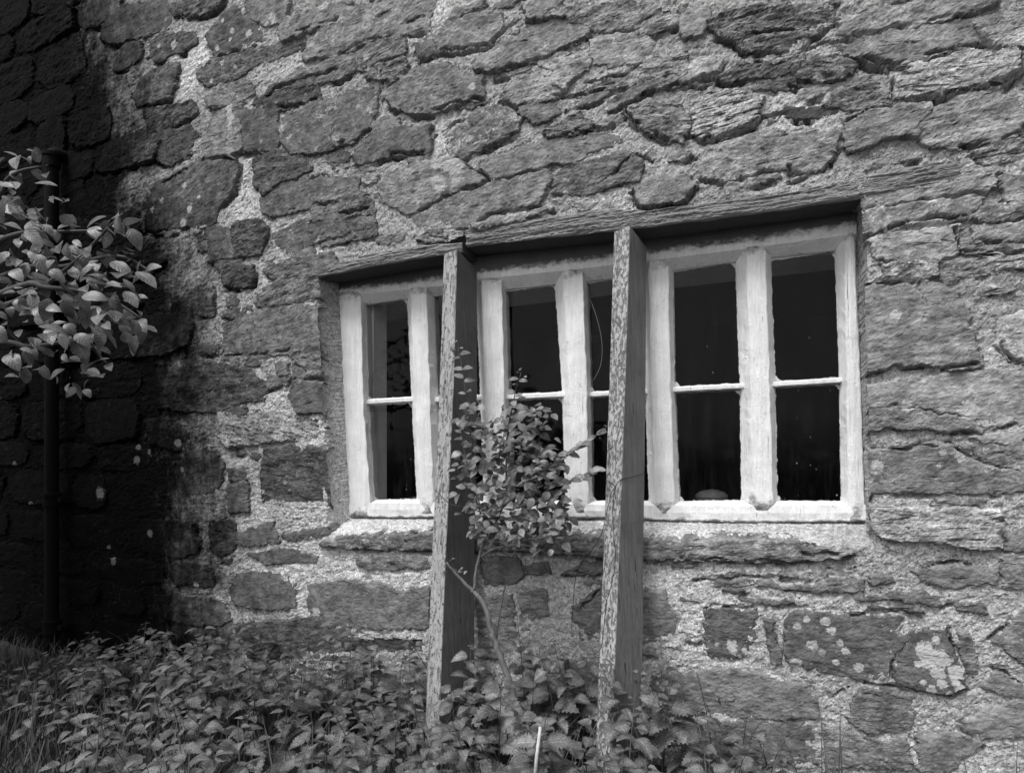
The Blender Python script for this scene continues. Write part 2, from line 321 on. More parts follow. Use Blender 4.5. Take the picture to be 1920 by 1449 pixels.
# ------------------------------------------------------------------ the cottage wall: stones traced on the wall plane
TILE = dict(A=(0, 0), B=(640, 0), C=(1280, 0), D=(0, 483), E=(640, 483), F=(1280, 483), G=(0, 966), H=(640, 966), I=(1280, 966))
def tp(t, s):
    """'x,y x,y ...' in threefold-enlarged tile pixels -> photograph pixels"""
    ox, oy = TILE[t]
    return [(ox + float(a.split(',')[0]) / 3, oy + float(a.split(',')[1]) / 3) for a in s.split()]
RAW = '''
A 600,160 700,60 880,10 960,20 950,130 800,200 640,240 590,220
A 850,240 900,210 1060,200 1100,230 1040,280 960,300 890,340 850,310
A 1180,220 1220,150 1310,60 1400,60 1450,150 1470,210 1400,260 1230,320 1200,260
A 1120,420 1220,350 1500,280 1720,200 1700,260 1560,310 1440,350 1300,450 1160,470
A 790,470 860,410 1000,370 980,500 960,540 780,590 760,540
A 650,390 700,270 790,250 790,320 740,360
A 830,640 1080,590 1100,630 960,700 850,740
A 1180,570 1250,500 1400,470 1420,520 1330,570 1200,600
A 910,760 1070,720 1100,760 1060,850 960,920 910,900
A 1150,800 1220,620 1270,590 1350,600 1360,830 1250,880 1150,890
A 1365,640 1550,640 1570,780 1540,830 1375,850
A 810,1200 860,1060 1000,990 1160,910 1290,900 1350,950 1300,1080 1230,1160 1200,1240 1100,1290 900,1300 800,1290
A 1480,1110 1550,1040 1800,990 1920,980 2000,1000 1990,1130 1900,1150 1700,1170 1560,1200 1490,1190
A 1440,920 1560,860 1680,870 1740,950 1560,1020 1490,1090 1450,1040
A 1590,700 1700,620 1900,560 2120,500 2100,640 2080,720 2000,780 1800,850 1640,850 1590,770
A 1440,580 1600,490 1780,480 1790,560 1620,600 1480,610
A 1530,510 1680,425 1900,340 2080,300 2060,350 1900,440 1700,470
A 1600,130 1780,80 1910,40 1990,60 1920,110 1750,170 1600,220
A 950,40 1150,0 1250,20 1200,60 1060,90 990,80
A 1330,1270 1450,1260 1500,1300 1460,1420 1330,1440
A 1190,1340 1290,1300 1310,1430 1190,1460
A 1540,1330 1700,1260 1900,1230 1960,1300 1800,1340 1620,1420
A 1390,30 1560,0 1620,20 1590,110 1490,130 1430,90
B 0,110 170,20 300,0 520,0 490,110 470,180 330,205 160,220 60,280 -60,320 -200,330 -120,200
B 530,200 600,150 720,105 830,70 900,80 900,150 840,240 720,265 560,290 530,230
B 1020,20 1100,0 1250,0 1190,40 1050,80
B 760,390 860,290 1010,190 1200,130 1290,110 1400,180 1330,230 1170,310 1080,350 880,400
B 100,340 160,270 250,235 360,240 350,320 240,360 150,400 110,390
B 150,430 230,370 350,345 370,380 340,430 240,445
B 430,270 510,240 540,290 450,320
B 270,500 380,440 480,380 600,370 650,430 800,440 790,560 620,600 480,640 380,640 300,600 260,550
B 180,700 250,670 320,680 320,720 190,740
B 90,840 200,750 500,730 490,850 280,870 110,920 80,880
B 590,780 680,700 760,620 860,600 950,620 1000,680 980,740 900,790 800,830 690,880 620,870 590,820
B 380,905 490,880 490,910 400,930
B 210,1050 300,980 480,920 640,895 690,930 800,1010 780,1040 600,1100 430,1180 370,1195 300,1170 240,1120
B 780,940 900,880 1050,830 1250,780 1480,750 1580,790 1400,850 1300,910 1130,950 1000,990 880,1005 820,980
B 400,1210 520,1150 680,1090 800,1060 850,1020 980,1010 1160,970 1180,1010 1100,1150 960,1180 800,1230 740,1280 560,1280 420,1265
B 920,520 1050,420 1110,390 1180,410 1190,490 1240,520 1200,560 980,590 920,560
B 1110,345 1250,300 1400,330 1380,400 1320,420 1250,500 1200,480 1200,400 1120,370
B 1600,620 1740,590 1920,610 1960,700 1920,790 1840,800 1750,740 1640,680
B 1140,750 1230,700 1340,650 1420,710 1380,740 1270,760 1160,770
B 1010,610 1080,590 1200,600 1220,640 1170,680 1100,690 1010,640
B 1190,985 1400,905 1600,865 1700,910 1680,1010 1500,1050 1350,1090 1200,1080
B 1050,110 1300,60 1600,20 1900,30 1940,60 1880,85 1640,160 1450,200 1350,130 1260,100 1080,120
B 1650,170 1790,115 1890,95 1890,140 1760,185 1660,190
B 1400,240 1560,200 1720,195 1750,260 1700,330 1500,370 1410,330
B 1380,470 1560,420 1740,340 1930,300 1940,390 1700,455 1500,500 1400,520
B 1500,570 1700,475 1930,420 1940,465 1720,520 1590,600 1500,630
B -140,1120 60,1060 160,1140 180,1185 0,1220 -150,1240
B -130,1270 0,1240 170,1200 190,1310 60,1340 -100,1370
B 500,1300 570,1290 590,1345 490,1365 440,1340
B 740,1270 900,1230 1080,1200 1150,1170 1180,1180 1000,1240 780,1285
B 1650,1060 1790,1000 1920,980 2000,1040 1900,1130 1700,1150
C 150,130 260,80 500,30 760,20 880,20 870,100 740,180 680,250 600,300 480,300 400,290 300,240 180,180
C 890,120 1100,60 1400,20 1600,0 1750,30 1500,110 1300,150 1100,190 960,200 895,190
C 870,300 1000,230 1200,190 1420,160 1600,120 1900,90 1960,130 1780,180 1650,240 1500,290 1180,370 1040,350 990,320
C 1175,390 1300,355 1560,300 1700,320 1890,290 1910,400 1780,480 1530,510 1470,530 1340,530 1180,550
C 900,680 960,650 1080,610 1370,600 1380,640 1300,720 1310,750 1100,790 1050,820 930,840 920,760
C 1310,720 1390,630 1560,580 1760,550 1850,590 1915,680 1880,740 1740,790 1560,830 1420,830 1320,790
C 460,645 540,630 740,605 860,615 780,650 650,660 500,655
C 430,440 560,420 630,440 640,480 560,500 440,495
C 800,590 900,500 1050,480 1160,480 1160,580 1050,605 870,605
C 50,600 150,530 300,510 430,560 430,640 380,690 260,730 120,780 60,740
C 80,940 180,830 400,770 560,740 860,750 850,830 810,940 620,990 590,940 480,940 340,980 220,1000 110,980
C 200,430 330,380 420,375 640,370 640,420 400,430 250,460
C 430,350 680,310 680,345 500,365
C 1640,1280 1910,1270 1990,1300 1980,1350 1800,1360 1640,1360
C 1070,1350 1200,1320 1530,1290 1535,1420 1420,1470 1250,1480 1090,1440
C 1550,1330 1635,1320 1640,1372 1920,1372 2000,1400 1920,1415 1560,1420
C 1790,1010 1920,1000 2000,1010 2000,1120 1840,1130 1800,1060
C 1640,1235 1690,1170 1900,1150 1960,1200 1700,1255
C 0,70 140,60 150,130 110,190 0,230
C 0,400 130,330 210,340 180,410 30,450
C 1010,1115 1300,1055 1600,1015 1740,1010 1740,1060 1690,1100 1500,1105 1200,1155 1015,1180
C 1015,1195 1300,1150 1660,1120 1640,1180 1600,1220 1400,1240 1150,1290 1025,1310
C 1640,150 1800,120 1960,140 1980,260 1920,280 1780,250
C 1650,860 1800,800 1990,760 1990,860 1850,900 1700,930
C 640,430 740,330 860,310 960,360 900,440 700,460
D 1250,470 1290,380 1460,320 1700,290 1820,310 1860,400 1850,490 1700,510 1400,540 1240,545
D 1450,250 1500,190 1620,120 1780,115 1790,200 1700,230 1560,250 1480,275
D 1270,100 1340,60 1420,60 1430,110 1400,150 1280,150
D 1010,250 1080,200 1200,190 1200,310 1020,310
D 900,640 1100,630 1170,600 1400,640 1490,720 1480,790 1370,800 1240,850 1060,850 900,830
D 1670,600 1860,560 1860,670 1670,690
D 1660,705 1855,690 1840,860 1690,860 1650,790
D 1570,610 1610,600 1610,640 1570,640
D 1510,690 1610,660 1620,700 1520,720
D 1240,880 1600,875 1830,890 1810,980 1560,1020 1300,1060 1240,1000
D 1500,1080 1640,1060 1700,1100 1740,1060 1860,1100 1880,1280 1840,1400 1700,1400 1470,1390 1470,1200
D 1280,1280 1400,1265 1410,1430 1290,1435
D 830,920 960,910 1030,960 1060,1020 1000,1080 860,1040
D 1060,1100 1200,1060 1260,1160 1240,1280 1180,1340 1000,1380 980,1200
D 1280,1190 1390,1180 1390,1250 1290,1250
D 1650,530 1860,508 1860,540 1660,550
D 1230,870 1380,850 1380,878 1240,890
D 1500,70 1640,30 1800,0 1860,-15 1900,50 1780,85 1560,100
F 1010,160 1200,150 1330,140 1460,160 1540,210 1600,320 1620,480 1660,600 1480,620 1320,580 1100,620 1010,640
F 1010,740 1200,690 1330,705 1480,650 1700,640 1920,620 2050,640 2050,920 1920,940 1780,955 1640,900 1400,850 1240,830 1020,850
F 1020,860 1240,840 1400,870 1620,920 1700,970 1540,970 1200,955 1020,955
F 1030,1080 1240,1070 1500,1050 1600,1110 1760,1180 1920,1220 2000,1300 1700,1330 1400,1320 1030,1330
F 1560,1055 1650,1035 1760,1060 1920,1045 2050,1050 2050,1200 1930,1210 1780,1170
F 1700,170 1780,110 1840,180 1800,200 1700,200
F 1770,480 1790,350 1920,320 2020,330 2000,570 1860,570
F 1130,45 1300,30 1420,40 1440,100 1300,130 1150,120
F 1430,20 1600,0 1920,-10 1980,20 1920,50 1700,80 1500,135 1440,90
F 1640,1010 1920,965 1960,1000 1920,1030 1780,1045
F 1050,1400 1190,1390 1200,1440 1100,1460
G 1290,430 1330,330 1460,310 1660,340 1670,530 1500,530 1330,510
G 1320,100 1540,30 1570,150 1400,180 1280,150
G 1380,215 1600,180 1800,235 1780,265 1500,275
G 1734,390 1920,363 2145,372 2250,432 2415,396 2418,640 2100,640 1800,612 1725,520
G 1330,610 1600,590 1750,570 2000,660 2400,660 2400,800 1400,800
G 1580,110 1850,60 1860,110 1640,150
H 80,230 320,240 500,230 500,300 150,310 90,280
H 1030,300 1080,260 1160,260 1180,320 1100,340 1040,330
H 1340,270 1460,255 1480,340 1230,340
H 1640,440 1700,430 1820,420 1850,520 1900,560 1880,660 1800,720 1640,720
H 790,240 1000,230 1030,320 960,400 800,390
H 1300,520 1450,410 1600,430 1620,720 1330,700
H 1000,430 1150,410 1180,560 1000,610
H 1250,820 1440,830 1640,830 1640,980 1290,990
H 760,460 960,440 980,640 900,800 780,800
H 1500,270 1680,290 1690,330 1490,345
I 120,560 160,520 260,530 420,520 410,700 380,810 160,800 120,700
I 575,600 640,535 900,560 1240,560 1215,650 1290,700 1190,820 1170,930 1030,935 950,920 700,860 580,800
I 1235,645 1300,640 1490,645 1500,720 1530,770 1590,900 1600,970 1530,1010 1310,980 1230,960 1185,930 1200,830 1300,700
I 470,580 510,600 540,740 560,840 500,850 480,700
I 140,870 300,860 500,900 700,960 770,1050 760,1140 400,1150 150,1110 -180,1100 -180,900
I 950,1050 1000,970 1200,980 1300,1000 1290,1200 1060,1240 930,1150
I 1755,700 1830,640 1920,520 2040,500 2040,860 1920,850 1830,770
I 60,360 300,345 500,365 540,400 700,390 820,350 1020,370 1010,430 760,440 400,410 80,392
I 1300,305 1500,275 1775,285 1775,390 1480,410 1340,370
I 1520,640 1600,650 1640,740 1670,900 1610,900 1545,780
I 1060,-40 1400,-50 1780,-20 1780,180 1640,190 1400,150 1160,140 1040,60
I 1790,230 1920,220 2040,230 2040,420 1795,410
I 950,475 1340,405 1450,480 1440,520 1260,490
I 1040,340 1180,330 1190,370 1060,390
I 1780,860 1880,930 1960,990 1920,1020 1800,1020 1660,960
I 1700,1080 1900,1040 2050,1060 2050,1250 1700,1260 1560,1190
I 1800,100 1920,90 2020,100 2020,200 1800,200
I 1310,1240 1560,1220 1680,1280 1500,1449 1330,1440
I 780,1160 1040,1260 1260,1240 1290,1420 800,1420
I 0,1160 380,1160 740,1160 760,1400 0,1420
'''
RAW_SLAB = [  # slate sill course under the window (photograph pixels)
    [(598, 1016), (650, 1004), (812, 1000), (900, 1003), (1000, 1010), (1000, 1032), (812, 1030), (690, 1030), (620, 1024)],
    [(1003, 1010), (1130, 1004), (1210, 1012), (1400, 1010), (1480, 1016), (1600, 1036), (1570, 1045), (1500, 1050), (1450, 1052), (1210, 1048), (1130, 1042), (1003, 1034)]]
# window opening (photograph pixels, at the depth of the frame)
YF, YG, YB = 0.12, 0.165, 0.21
OPEN = [(640, 540), (1602, 400), (1618, 974), (660, 966)]
OP = wallpts(OPEN, YF)
def left_x(z): return np.interp(z, [OP[3][1], OP[0][1]], [OP[3][0], OP[0][0]])
def right_x(z): return np.interp(z, [OP[2][1], OP[1][1]], [OP[2][0], OP[1][0]])
def bot_z(x): return np.interp(x, [OP[3][0], OP[2][0]], [OP[3][1], OP[2][1]])
LINT_BOT = wallpts([(520, 535), (605, 518), (700, 500), (835, 479), (873, 462), (1000, 450), (1150, 433), (1215, 428), (1400, 402), (1608, 373), (1680, 360)])
def top_z(x): return np.interp(x, LINT_BOT[:, 0], LINT_BOT[:, 1])
def recess(x, z):
    """how far the wall surface is set back round the window: mortar runs in to the frame"""
    a = np.maximum(sstep(0.0, 0.062, left_x(z) - x), sstep(0.004, 0.016, x - right_x(z) - 0.004))
    a = np.maximum(a, sstep(0.0, 0.085, bot_z(x) - z)); a = np.maximum(a, sstep(-0.002, 0.004, z - top_z(x)))
    return 0.135 * (1 - a)
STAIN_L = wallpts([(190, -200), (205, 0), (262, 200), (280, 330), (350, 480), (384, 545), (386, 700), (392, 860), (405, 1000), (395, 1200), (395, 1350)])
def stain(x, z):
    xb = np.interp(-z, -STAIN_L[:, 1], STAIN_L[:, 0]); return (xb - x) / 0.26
LICH = [(458, 22, 6), (467, 63, 7), (437, 60, 5), (432, 75, 4), (410, 92, 5), (421, 42, 4), (328, 85, 8), (300, 88, 4), (513, 34, 8), (516, 46, 7), (608, 10, 12), (502, 48, 6), (433, 205, 8), (434, 222, 9), (434, 238, 7),
        (349, 350, 6), (357, 393, 7), (343, 418, 8), (303, 375, 5), (284, 393, 5), (376, 371, 4), (398, 153, 5), (420, 120, 5), (443, 127, 4), (840, 308, 16), (856, 316, 14), (822, 310, 10), (858, 332, 12), (828, 348, 13), (820, 340, 9),
        (1030, 140, 16), (1040, 148, 10), (690, 110, 7), (840, 430, 10), (888, 166, 7), (1752, 426, 15), (1740, 428, 9), (1763, 427, 9), (1815, 770, 17), (1644, 872, 10), (1766, 848, 6), (1799, 860, 7), (1700, 762, 10), (1677, 592, 9),
        (1735, 1218, 15), (1750, 1235, 20), (1768, 1235, 13), (1733, 1228, 10), (1757, 1260, 11), (1790, 1258, 13), (1765, 1280, 8), (1745, 1290, 8), (1790, 1275, 8), (1720, 1243, 6), (1800, 1290, 9), (1780, 1300, 7), (1730, 1277, 5), (1755, 1198, 6),
        (1585, 1220, 7), (1610, 1250, 8), (1522, 1208, 9), (1492, 1243, 11), (1455, 1260, 14), (1548, 1163, 8), (1512, 1158, 6), (1472, 1150, 6), (1494, 1172, 6), (1574, 1204, 6), (1567, 1240, 6), (1372, 1208, 9), (1375, 1220, 6), (1395, 1218, 5), (1345, 1207, 4),
        (595, 1146, 9), (575, 1232, 8), (284, 845, 9), (258, 863, 8), (261, 838, 6), (190, 924, 11), (60, 946, 7), (30, 870, 6), (204, 1030, 8), (215, 1045, 7), (228, 1037, 6), (235, 1025, 8), (258, 1042, 5), (216, 1052, 7), (335, 830, 8), (400, 830, 12), (344, 880, 5),
        (283, 1000, 7), (370, 1097, 6), (300, 1105, 5), (305, 1104, 5), (1455, 905, 14), (1880, 790, 12), (1560, 1180, 8), (1850, 640, 12), (690, 1080, 10), (720, 1075, 9)]
LW = [(wallpts([(x, y)])[0], r / FPX * (2.35 / max(0.25, ray2(x)[1]))) for x, y, r in LICH]
def lichen(x, z):
    v = np.zeros_like(x)
    for (cx, cz), r in LW:
        d = np.hypot(x - cx, z - cz) / r
        v = np.maximum(v, np.clip(1.0 - d * 0.5, 0, 1) * (d < 2))
    return v
CRACKS = ['B 0,310 160,218 330,205 480,190 510,150', 'B 560,290 720,262 830,260 1000,200', 'B 840,240 940,150 1020,90', 'B 860,410 1080,355 1200,310 1300,250 1420,215', 'B 110,400 200,375 330,330 350,315',
          'B 470,640 620,600 700,575 800,560', 'B 230,570 260,510 330,460', 'B 520,770 620,700 720,650', 'B 690,880 780,840 910,800', 'B 0,810 80,790 160,730', 'B 880,1010 1000,990 1130,945 1300,915', 'B 690,930 780,980 850,1020',
          'B 430,1190 600,1105 780,1042 860,1015', 'B 770,1250 880,1200 1000,1180 1150,1160 1170,1120', 'B 1050,1230 1120,1205 1200,1190', 'B 1180,545 1380,530 1490,505', 'B 1590,615 1640,680 1740,740 1850,805 1920,795', 'B 1270,755 1400,735 1530,710', 'B 0,1210 100,1190 170,1165', 'B 280,870 400,865 490,860',
          'B 1500,1010 1640,860 1750,910', 'B 1450,200 1650,170 1750,190', 'B 1380,470 1600,420 1700,350', 'B 1500,640 1590,600 1720,530 1900,480', 'B 0,30 120,30 200,10', 'B 370,130 470,90', 'B 690,1300 690,1360',
          'C 680,290 760,250 920,220 1120,190', 'C 960,200 1240,160 1500,110', 'C 1010,330 1170,375 1330,320 1500,290 1660,245', 'C 1160,390 1280,380 1420,340 1570,300', 'C 1170,470 1175,560', 'C 1480,530 1780,480 1900,420', 'C 920,680 1060,620 1180,605', 'C 620,990 800,955 830,930', 'C 590,940 600,980 700,980',
          'C 1570,830 1720,800 1910,740', 'C 100,830 200,800 310,760 420,720', 'C 400,320 480,305 620,300', 'C 1010,1180 1200,1150 1500,1105 1700,1095', 'C 1170,1280 1320,1240 1600,1220', 'C 1540,1290 1545,1420 1600,1420 1920,1415', 'C 1640,1320 1640,1365 1780,1360', 'C 0,500 120,490 210,470', 'C 590,495 690,475', 'C 400,190 540,180 620,170', 'C 1890,290 1900,390',
          'F 1330,140 1345,220 1365,280 1365,340', 'F 1010,860 1200,835', 'F 1520,985 1720,985 1880,940', 'F 1500,1050 1600,1120 1700,1160 1800,1190', 'F 1010,160 1150,140 1300,145', 'F 1480,620 1660,610', 'F 1030,1070 1200,1075 1500,1050', 'F 1780,480 1840,570 1920,600',
          'I 1220,650 1290,700 1190,820 1170,940', 'I 1030,945 1220,970 1330,985 1530,1015 1600,990', 'I 720,960 830,1030 950,970', 'I 60,370 300,350 510,355', 'I 700,385 820,350', 'I 0,245 400,250 700,270', 'I 680,215 880,210', 'I 820,310 1000,300', 'I 1740,700 1800,640 1900,560', 'I 1760,860 1900,940', 'I 940,560 1130,550', 'I 120,530 160,510 420,520', 'I 1450,520 1640,470', 'I 1310,300 1480,270 1640,270', 'I 1490,640 1530,770',
          'H 1230,345 1460,345', 'H 1480,390 1400,470 1350,530', 'H 100,195 320,200 500,195', 'D 1650,690 1855,685', 'D 1670,600 1730,640', 'D 1170,560 1300,550 1480,540 1640,515', 'A 920,1030 1070,955', 'A 1160,915 1250,895 1330,915', 'A 800,1310 1000,1290 1150,1290', 'A 1230,325 1330,290 1440,260', 'A 1680,190 1840,140 1910,115', 'A 1510,550 1590,490', 'A 1640,1180 1790,1160 1910,1140', 'A 1750,1000 1900,975', 'A 1370,855 1480,870 1520,855', 'A 1000,100 1120,80', 'A 1560,610 1700,590 1780,560', 'A 1540,520 1720,450 1900,400']
CR = [wallpts(tp(c[0], c[2:])) for c in CRACKS]; THIN = [i for i, c in enumerate(CRACKS) if c.startswith('F 1330')][0]
def seg_d(x, z, a, b):
    d = b - a; L = d @ d + 1e-12; t = np.clip(((x - a[0]) * d[0] + (z - a[1]) * d[1]) / L, 0, 1)
    return np.hypot(x - a[0] - t * d[0], z - a[1] - t * d[1])
def cracks(x, z):
    """depth of the open joints and splits"""
    r = np.zeros_like(x); x0, x1, z0, z1 = x.min() - .03, x.max() + .03, z.min() - .03, z.max() + .03
    xw = x + 0.010 * noise(x * 22, z * 22, 91); zw = z + 0.010 * noise(x * 22, z * 22, 92)
    for k, P in enumerate(CR):
        if P[:, 0].max() < x0 or P[:, 0].min() > x1 or P[:, 1].max() < z0 or P[:, 1].min() > z1: continue
        d = np.full_like(x, 9.0)
        for a, b in zip(P[:-1], P[1:]): d = np.minimum(d, seg_d(xw, zw, a, b))
        wd = 0.0042 * (1 + 1.0 * noise(x * 14, z * 14, 40 + k)); r = np.maximum(r, (0.032 if k != THIN else .011) * sstep(-.55, .1, noise(x * 11, z * 11, 140 + k)) * np.exp(-(d / np.maximum(wd, 0.0018)) ** 2))
    return r

STONES = []      # dict(poly, tone, wea, prot, flake, gap, bed)
def add_stone(poly, **kw):
    c = poly.mean(0); k = dict(poly=poly, seed=len(STONES) + 3, bed=math.radians(RNG.uniform(-5, 5)))
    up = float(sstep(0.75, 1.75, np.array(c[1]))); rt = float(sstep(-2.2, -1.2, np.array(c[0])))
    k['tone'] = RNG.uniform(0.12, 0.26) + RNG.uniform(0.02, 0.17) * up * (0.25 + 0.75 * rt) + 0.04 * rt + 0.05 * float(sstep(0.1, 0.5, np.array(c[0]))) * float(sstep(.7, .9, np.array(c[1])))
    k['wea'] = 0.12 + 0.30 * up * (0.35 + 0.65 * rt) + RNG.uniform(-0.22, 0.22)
    k['prot'] = RNG.uniform(0.004, 0.010) + RNG.uniform(0, 0.010) * up; k['flake'] = RNG.uniform(0.12, 1.05) * (0.6 + 0.4 * up); k['gap'] = RNG.uniform(0.0, .75) * (0.15 + 0.85 * up); k['grow'] = .010 + .008 * up + .012 * up * (1 - rt)
    k['tx'], k['tz'] = RNG.uniform(-.05, .05), RNG.uniform(-.06, .10)
    k.update(kw); STONES.append(k)
for ln in RAW.strip().splitlines():
    t, s = ln.split(' ', 1); add_stone(wallpts(tp(t, s)))
def near(px, py, **kw):
    p = wallpts([(px, py)])[0]; s = min(STONES, key=lambda q: np.hypot(*(q['poly'].mean(0) - p))); s.update(kw)
near(795, 345, tone=0.338, wea=.35, flake=.3); near(1690, 610, tone=0.297, wea=.18, flake=.35, prot=.016); near(440, 50, tone=0.162, wea=.05, flake=.3); near(360, 365, tone=0.176, wea=.1, flake=.4)
near(1725, 625, tone=0.297); near(1760, 225, tone=0.365, wea=.45, flake=.5); near(1790, 145, tone=0.446, wea=.75); near(1500, 213, tone=0.095, wea=.0, flake=.2, prot=.0); near(520, 615, tone=0.270, wea=.15, flake=.3)
near(1560, 1215, tone=0.176, wea=.12, flake=.25); near(1750, 1240, tone=0.162, wea=.05, flake=.25); near(1370, 1190, tone=0.155, wea=.02, flake=.3); near(560, 890, tone=0.149, wea=.05, flake=.6); near(510, 800, tone=0.365, wea=.7)
near(1760, 985, tone=0.513, wea=.6, flake=.7, prot=.02); near(1360, 210, tone=0.459, wea=.85); near(1500, 55, tone=0.26, wea=.35, flake=1.2); near(900, 60, tone=0.365, wea=.4, flake=.3); near(880, 160, tone=0.270, wea=.35)
near(700, 630, wea=.2)
TRACED = len(STONES)
for q in RAW_SLAB: add_stone(wallpts(q), tone=0.270, wea=.45, prot=.022, flake=.6, gap=.8, tx=0, tz=0, bed=0)

def poly_sd(x, z, P):
    """signed distance (inside > 0) and the vertical part of the nearest edge's outward normal"""
    d = np.full(x.shape, 9.0); nz = np.zeros(x.shape); ins = np.zeros(x.shape, bool); n = len(P)
    area = 0.5 * sum(P[i][0] * P[(i + 1) % n][1] - P[(i + 1) % n][0] * P[i][1] for i in range(n)); sg = 1 if area > 0 else -1
    for i in range(n):
        a, b = P[i], P[(i + 1) % n]; e = b - a; L = math.hypot(*e) + 1e-9
        q = seg_d(x, z, a, b); m = q < d; d = np.where(m, q, d); nz = np.where(m, -e[0] / L * sg, nz)
        c = (a[1] > z) != (b[1] > z)
        ins ^= c & (x < (b[0] - a[0]) * (z - a[1]) / (b[1] - a[1] + 1e-12) + a[0])
    return np.where(ins, d, -d), nz
# fill what lies beyond the traced stones (the blackened end of the wall and the margins) with coursed rubble
def covered(c, r):
    P = np.array([[c[0] + dx * r[0], c[1] + dz * r[1]] for dx in (-1, -.5, 0, .5, 1) for dz in (-1, -.4, .4, 1)]); hit = 0
    inside_open = (P[:, 0] > OP[0][0] - .12) & (P[:, 0] < OP[1][0] + .08) & (P[:, 1] > .82) & (P[:, 1] < 2.12)
    m = inside_open.copy()
    for s in STONES:
        q = s['poly']
        if q[:, 0].max() < P[:, 0].min() or q[:, 0].min() > P[:, 0].max() or q[:, 1].max() < P[:, 1].min() or q[:, 1].min() > P[:, 1].max(): continue
        m |= poly_sd(P[:, 0], P[:, 1], q)[0] > -0.012
    return m.mean()
def rand_poly(cx, cz, a, b, n=9):
    P = []
    for k in range(n):
        t = 2 * math.pi * (k + RNG.uniform(-.25, .25)) / n; ct, st = math.cos(t), math.sin(t)
        P.append([cx + a * math.copysign(abs(ct) ** .6, ct) * RNG.uniform(.86, 1.04), cz + b * math.copysign(abs(st) ** .6, st) * RNG.uniform(.82, 1.05)])
    return np.array(P)
X0, X1, Z0, Z1 = -6.2, 1.75, -0.15, 4.7
z = 0.10
while z < 4.25:
    h = RNG.uniform(.15, .30); x = -5.15 + RNG.uniform(0, .3)
    while x < 1.15:
        l = RNG.uniform(.26, .62) * (1.25 if x < -3.2 else .85)
        if z > 2.75 and x + l / 2 > -z * 1.35 + 1.2 + 1.4: x += l; continue
        c = (x + l / 2, z + h / 2 + 0.02 * math.sin(x * 2.2))
        if covered(c, (l * .48, h * .46)) < 0.12 and len(STONES) < 272: add_stone(rand_poly(c[0], c[1], l / 2 - .012, h / 2 - .010))
        x += l
    z += h
for k in range(1400):   # small pinning slivers pressed into wide joints
    if len(STONES) >= 299: break
    px, py = RNG.uniform(380, 1900), RNG.uniform(5, 1300); c = wallpts([(px, py)])[0]; a = RNG.uniform(.025, .11); b = RNG.uniform(.006, .016)
    if covered(c, (a * 1.1, b * 1.3)) == 0: add_stone(rand_poly(c[0], c[1], a, b, 7), prot=RNG.uniform(.0, .008), gap=.5, flake=.5)

cottage = empty('stone_cottage', (-1, 0, 0))
tag(cottage, 'old rubble stone cottage wall with a six light white window under a timber lintel', 'cottage')
OFF = np.array([-1.0, 0, 0])

def stone_height(x, z, k, e):
    s = k['seed']; c, sn = math.cos(k['bed']), math.sin(k['bed']); cx, cz = k['poly'].mean(0)
    u = (x - cx) * c + (z - cz) * sn + s * 3.1; v = -(x - cx) * sn + (z - cz) * c + s * 1.7
    vw = v + 0.012 * noise(u * 7, v * 7, s)
    lay = fbm(u * 8, vw * 26, s + 5, 5, .62)                     # bedding: long thin layers
    q = lay * 3.2 + 1.6 * noise(u * 3, v * 5, s + 8); ter = np.floor(q) + sstep(0.78, 1.0, q - np.floor(q))
    h = k['prot'] + k['tx'] * (x - cx) + k['tz'] * (z - cz)
    h = h + k['flake'] * (0.0026 * (ter - q * 0.6) + 0.0016 * lay) + 0.003 * fbm(u * 10, v * 14, s + 2, 5, .6) + 0.0014 * noise(u * 60, v * 90, s + 3)
    r = 0.010 + 0.006 * (1 + noise(x * 12, z * 12, s + 11))
    t = sstep(-0.010, 0.012, e + .004 * noise(x * 45, z * 45, s + 12))
    h = h + 0.003 * (1 - np.exp(-np.maximum(e, 0) / 0.02)) - 0.003
    return h * t - 0.055 * (1 - t)
def warp(x, z, s, a=0.010):
    return x + a * fbm(x * 16, z * 16, s, 4, .68), z + 0.8 * a * fbm(x * 14, z * 18, s + 50, 4, .68)

# mortar: one continuous bed, open where the window stands
def columns():
    xs = [X0]
    while xs[-1] < X1:
        x = xs[-1]; D = math.hypot(x, 2.35); xs.append(x + min(0.04, max(0.0062, 1.5 * D / 613 * (D / 2.35) * 0.9)))
    return np.array(xs)
xs = columns(); zs = np.arange(Z0, Z1, 0.0074)
GX, GZ = np.meshgrid(xs, zs)
rgn = np.random.default_rng(2)
Hm = -0.003 + 0.004 * fbm(GX * 7, GZ * 9, 301, 4, .55) + 0.0040 * fbm(GX * 34, GZ * 40, 302, 3, .6) + rgn.normal(0, .0007, GX.shape)
cov = np.zeros(GX.shape, bool); dip = np.zeros(GX.shape)
def window(P, m):
    i0, i1 = np.searchsorted(xs, [P[:, 0].min() - m, P[:, 0].max() + m]); j0, j1 = np.searchsorted(zs, [P[:, 1].min() - m, P[:, 1].max() + m]); return slice(j0, j1), slice(i0, i1)
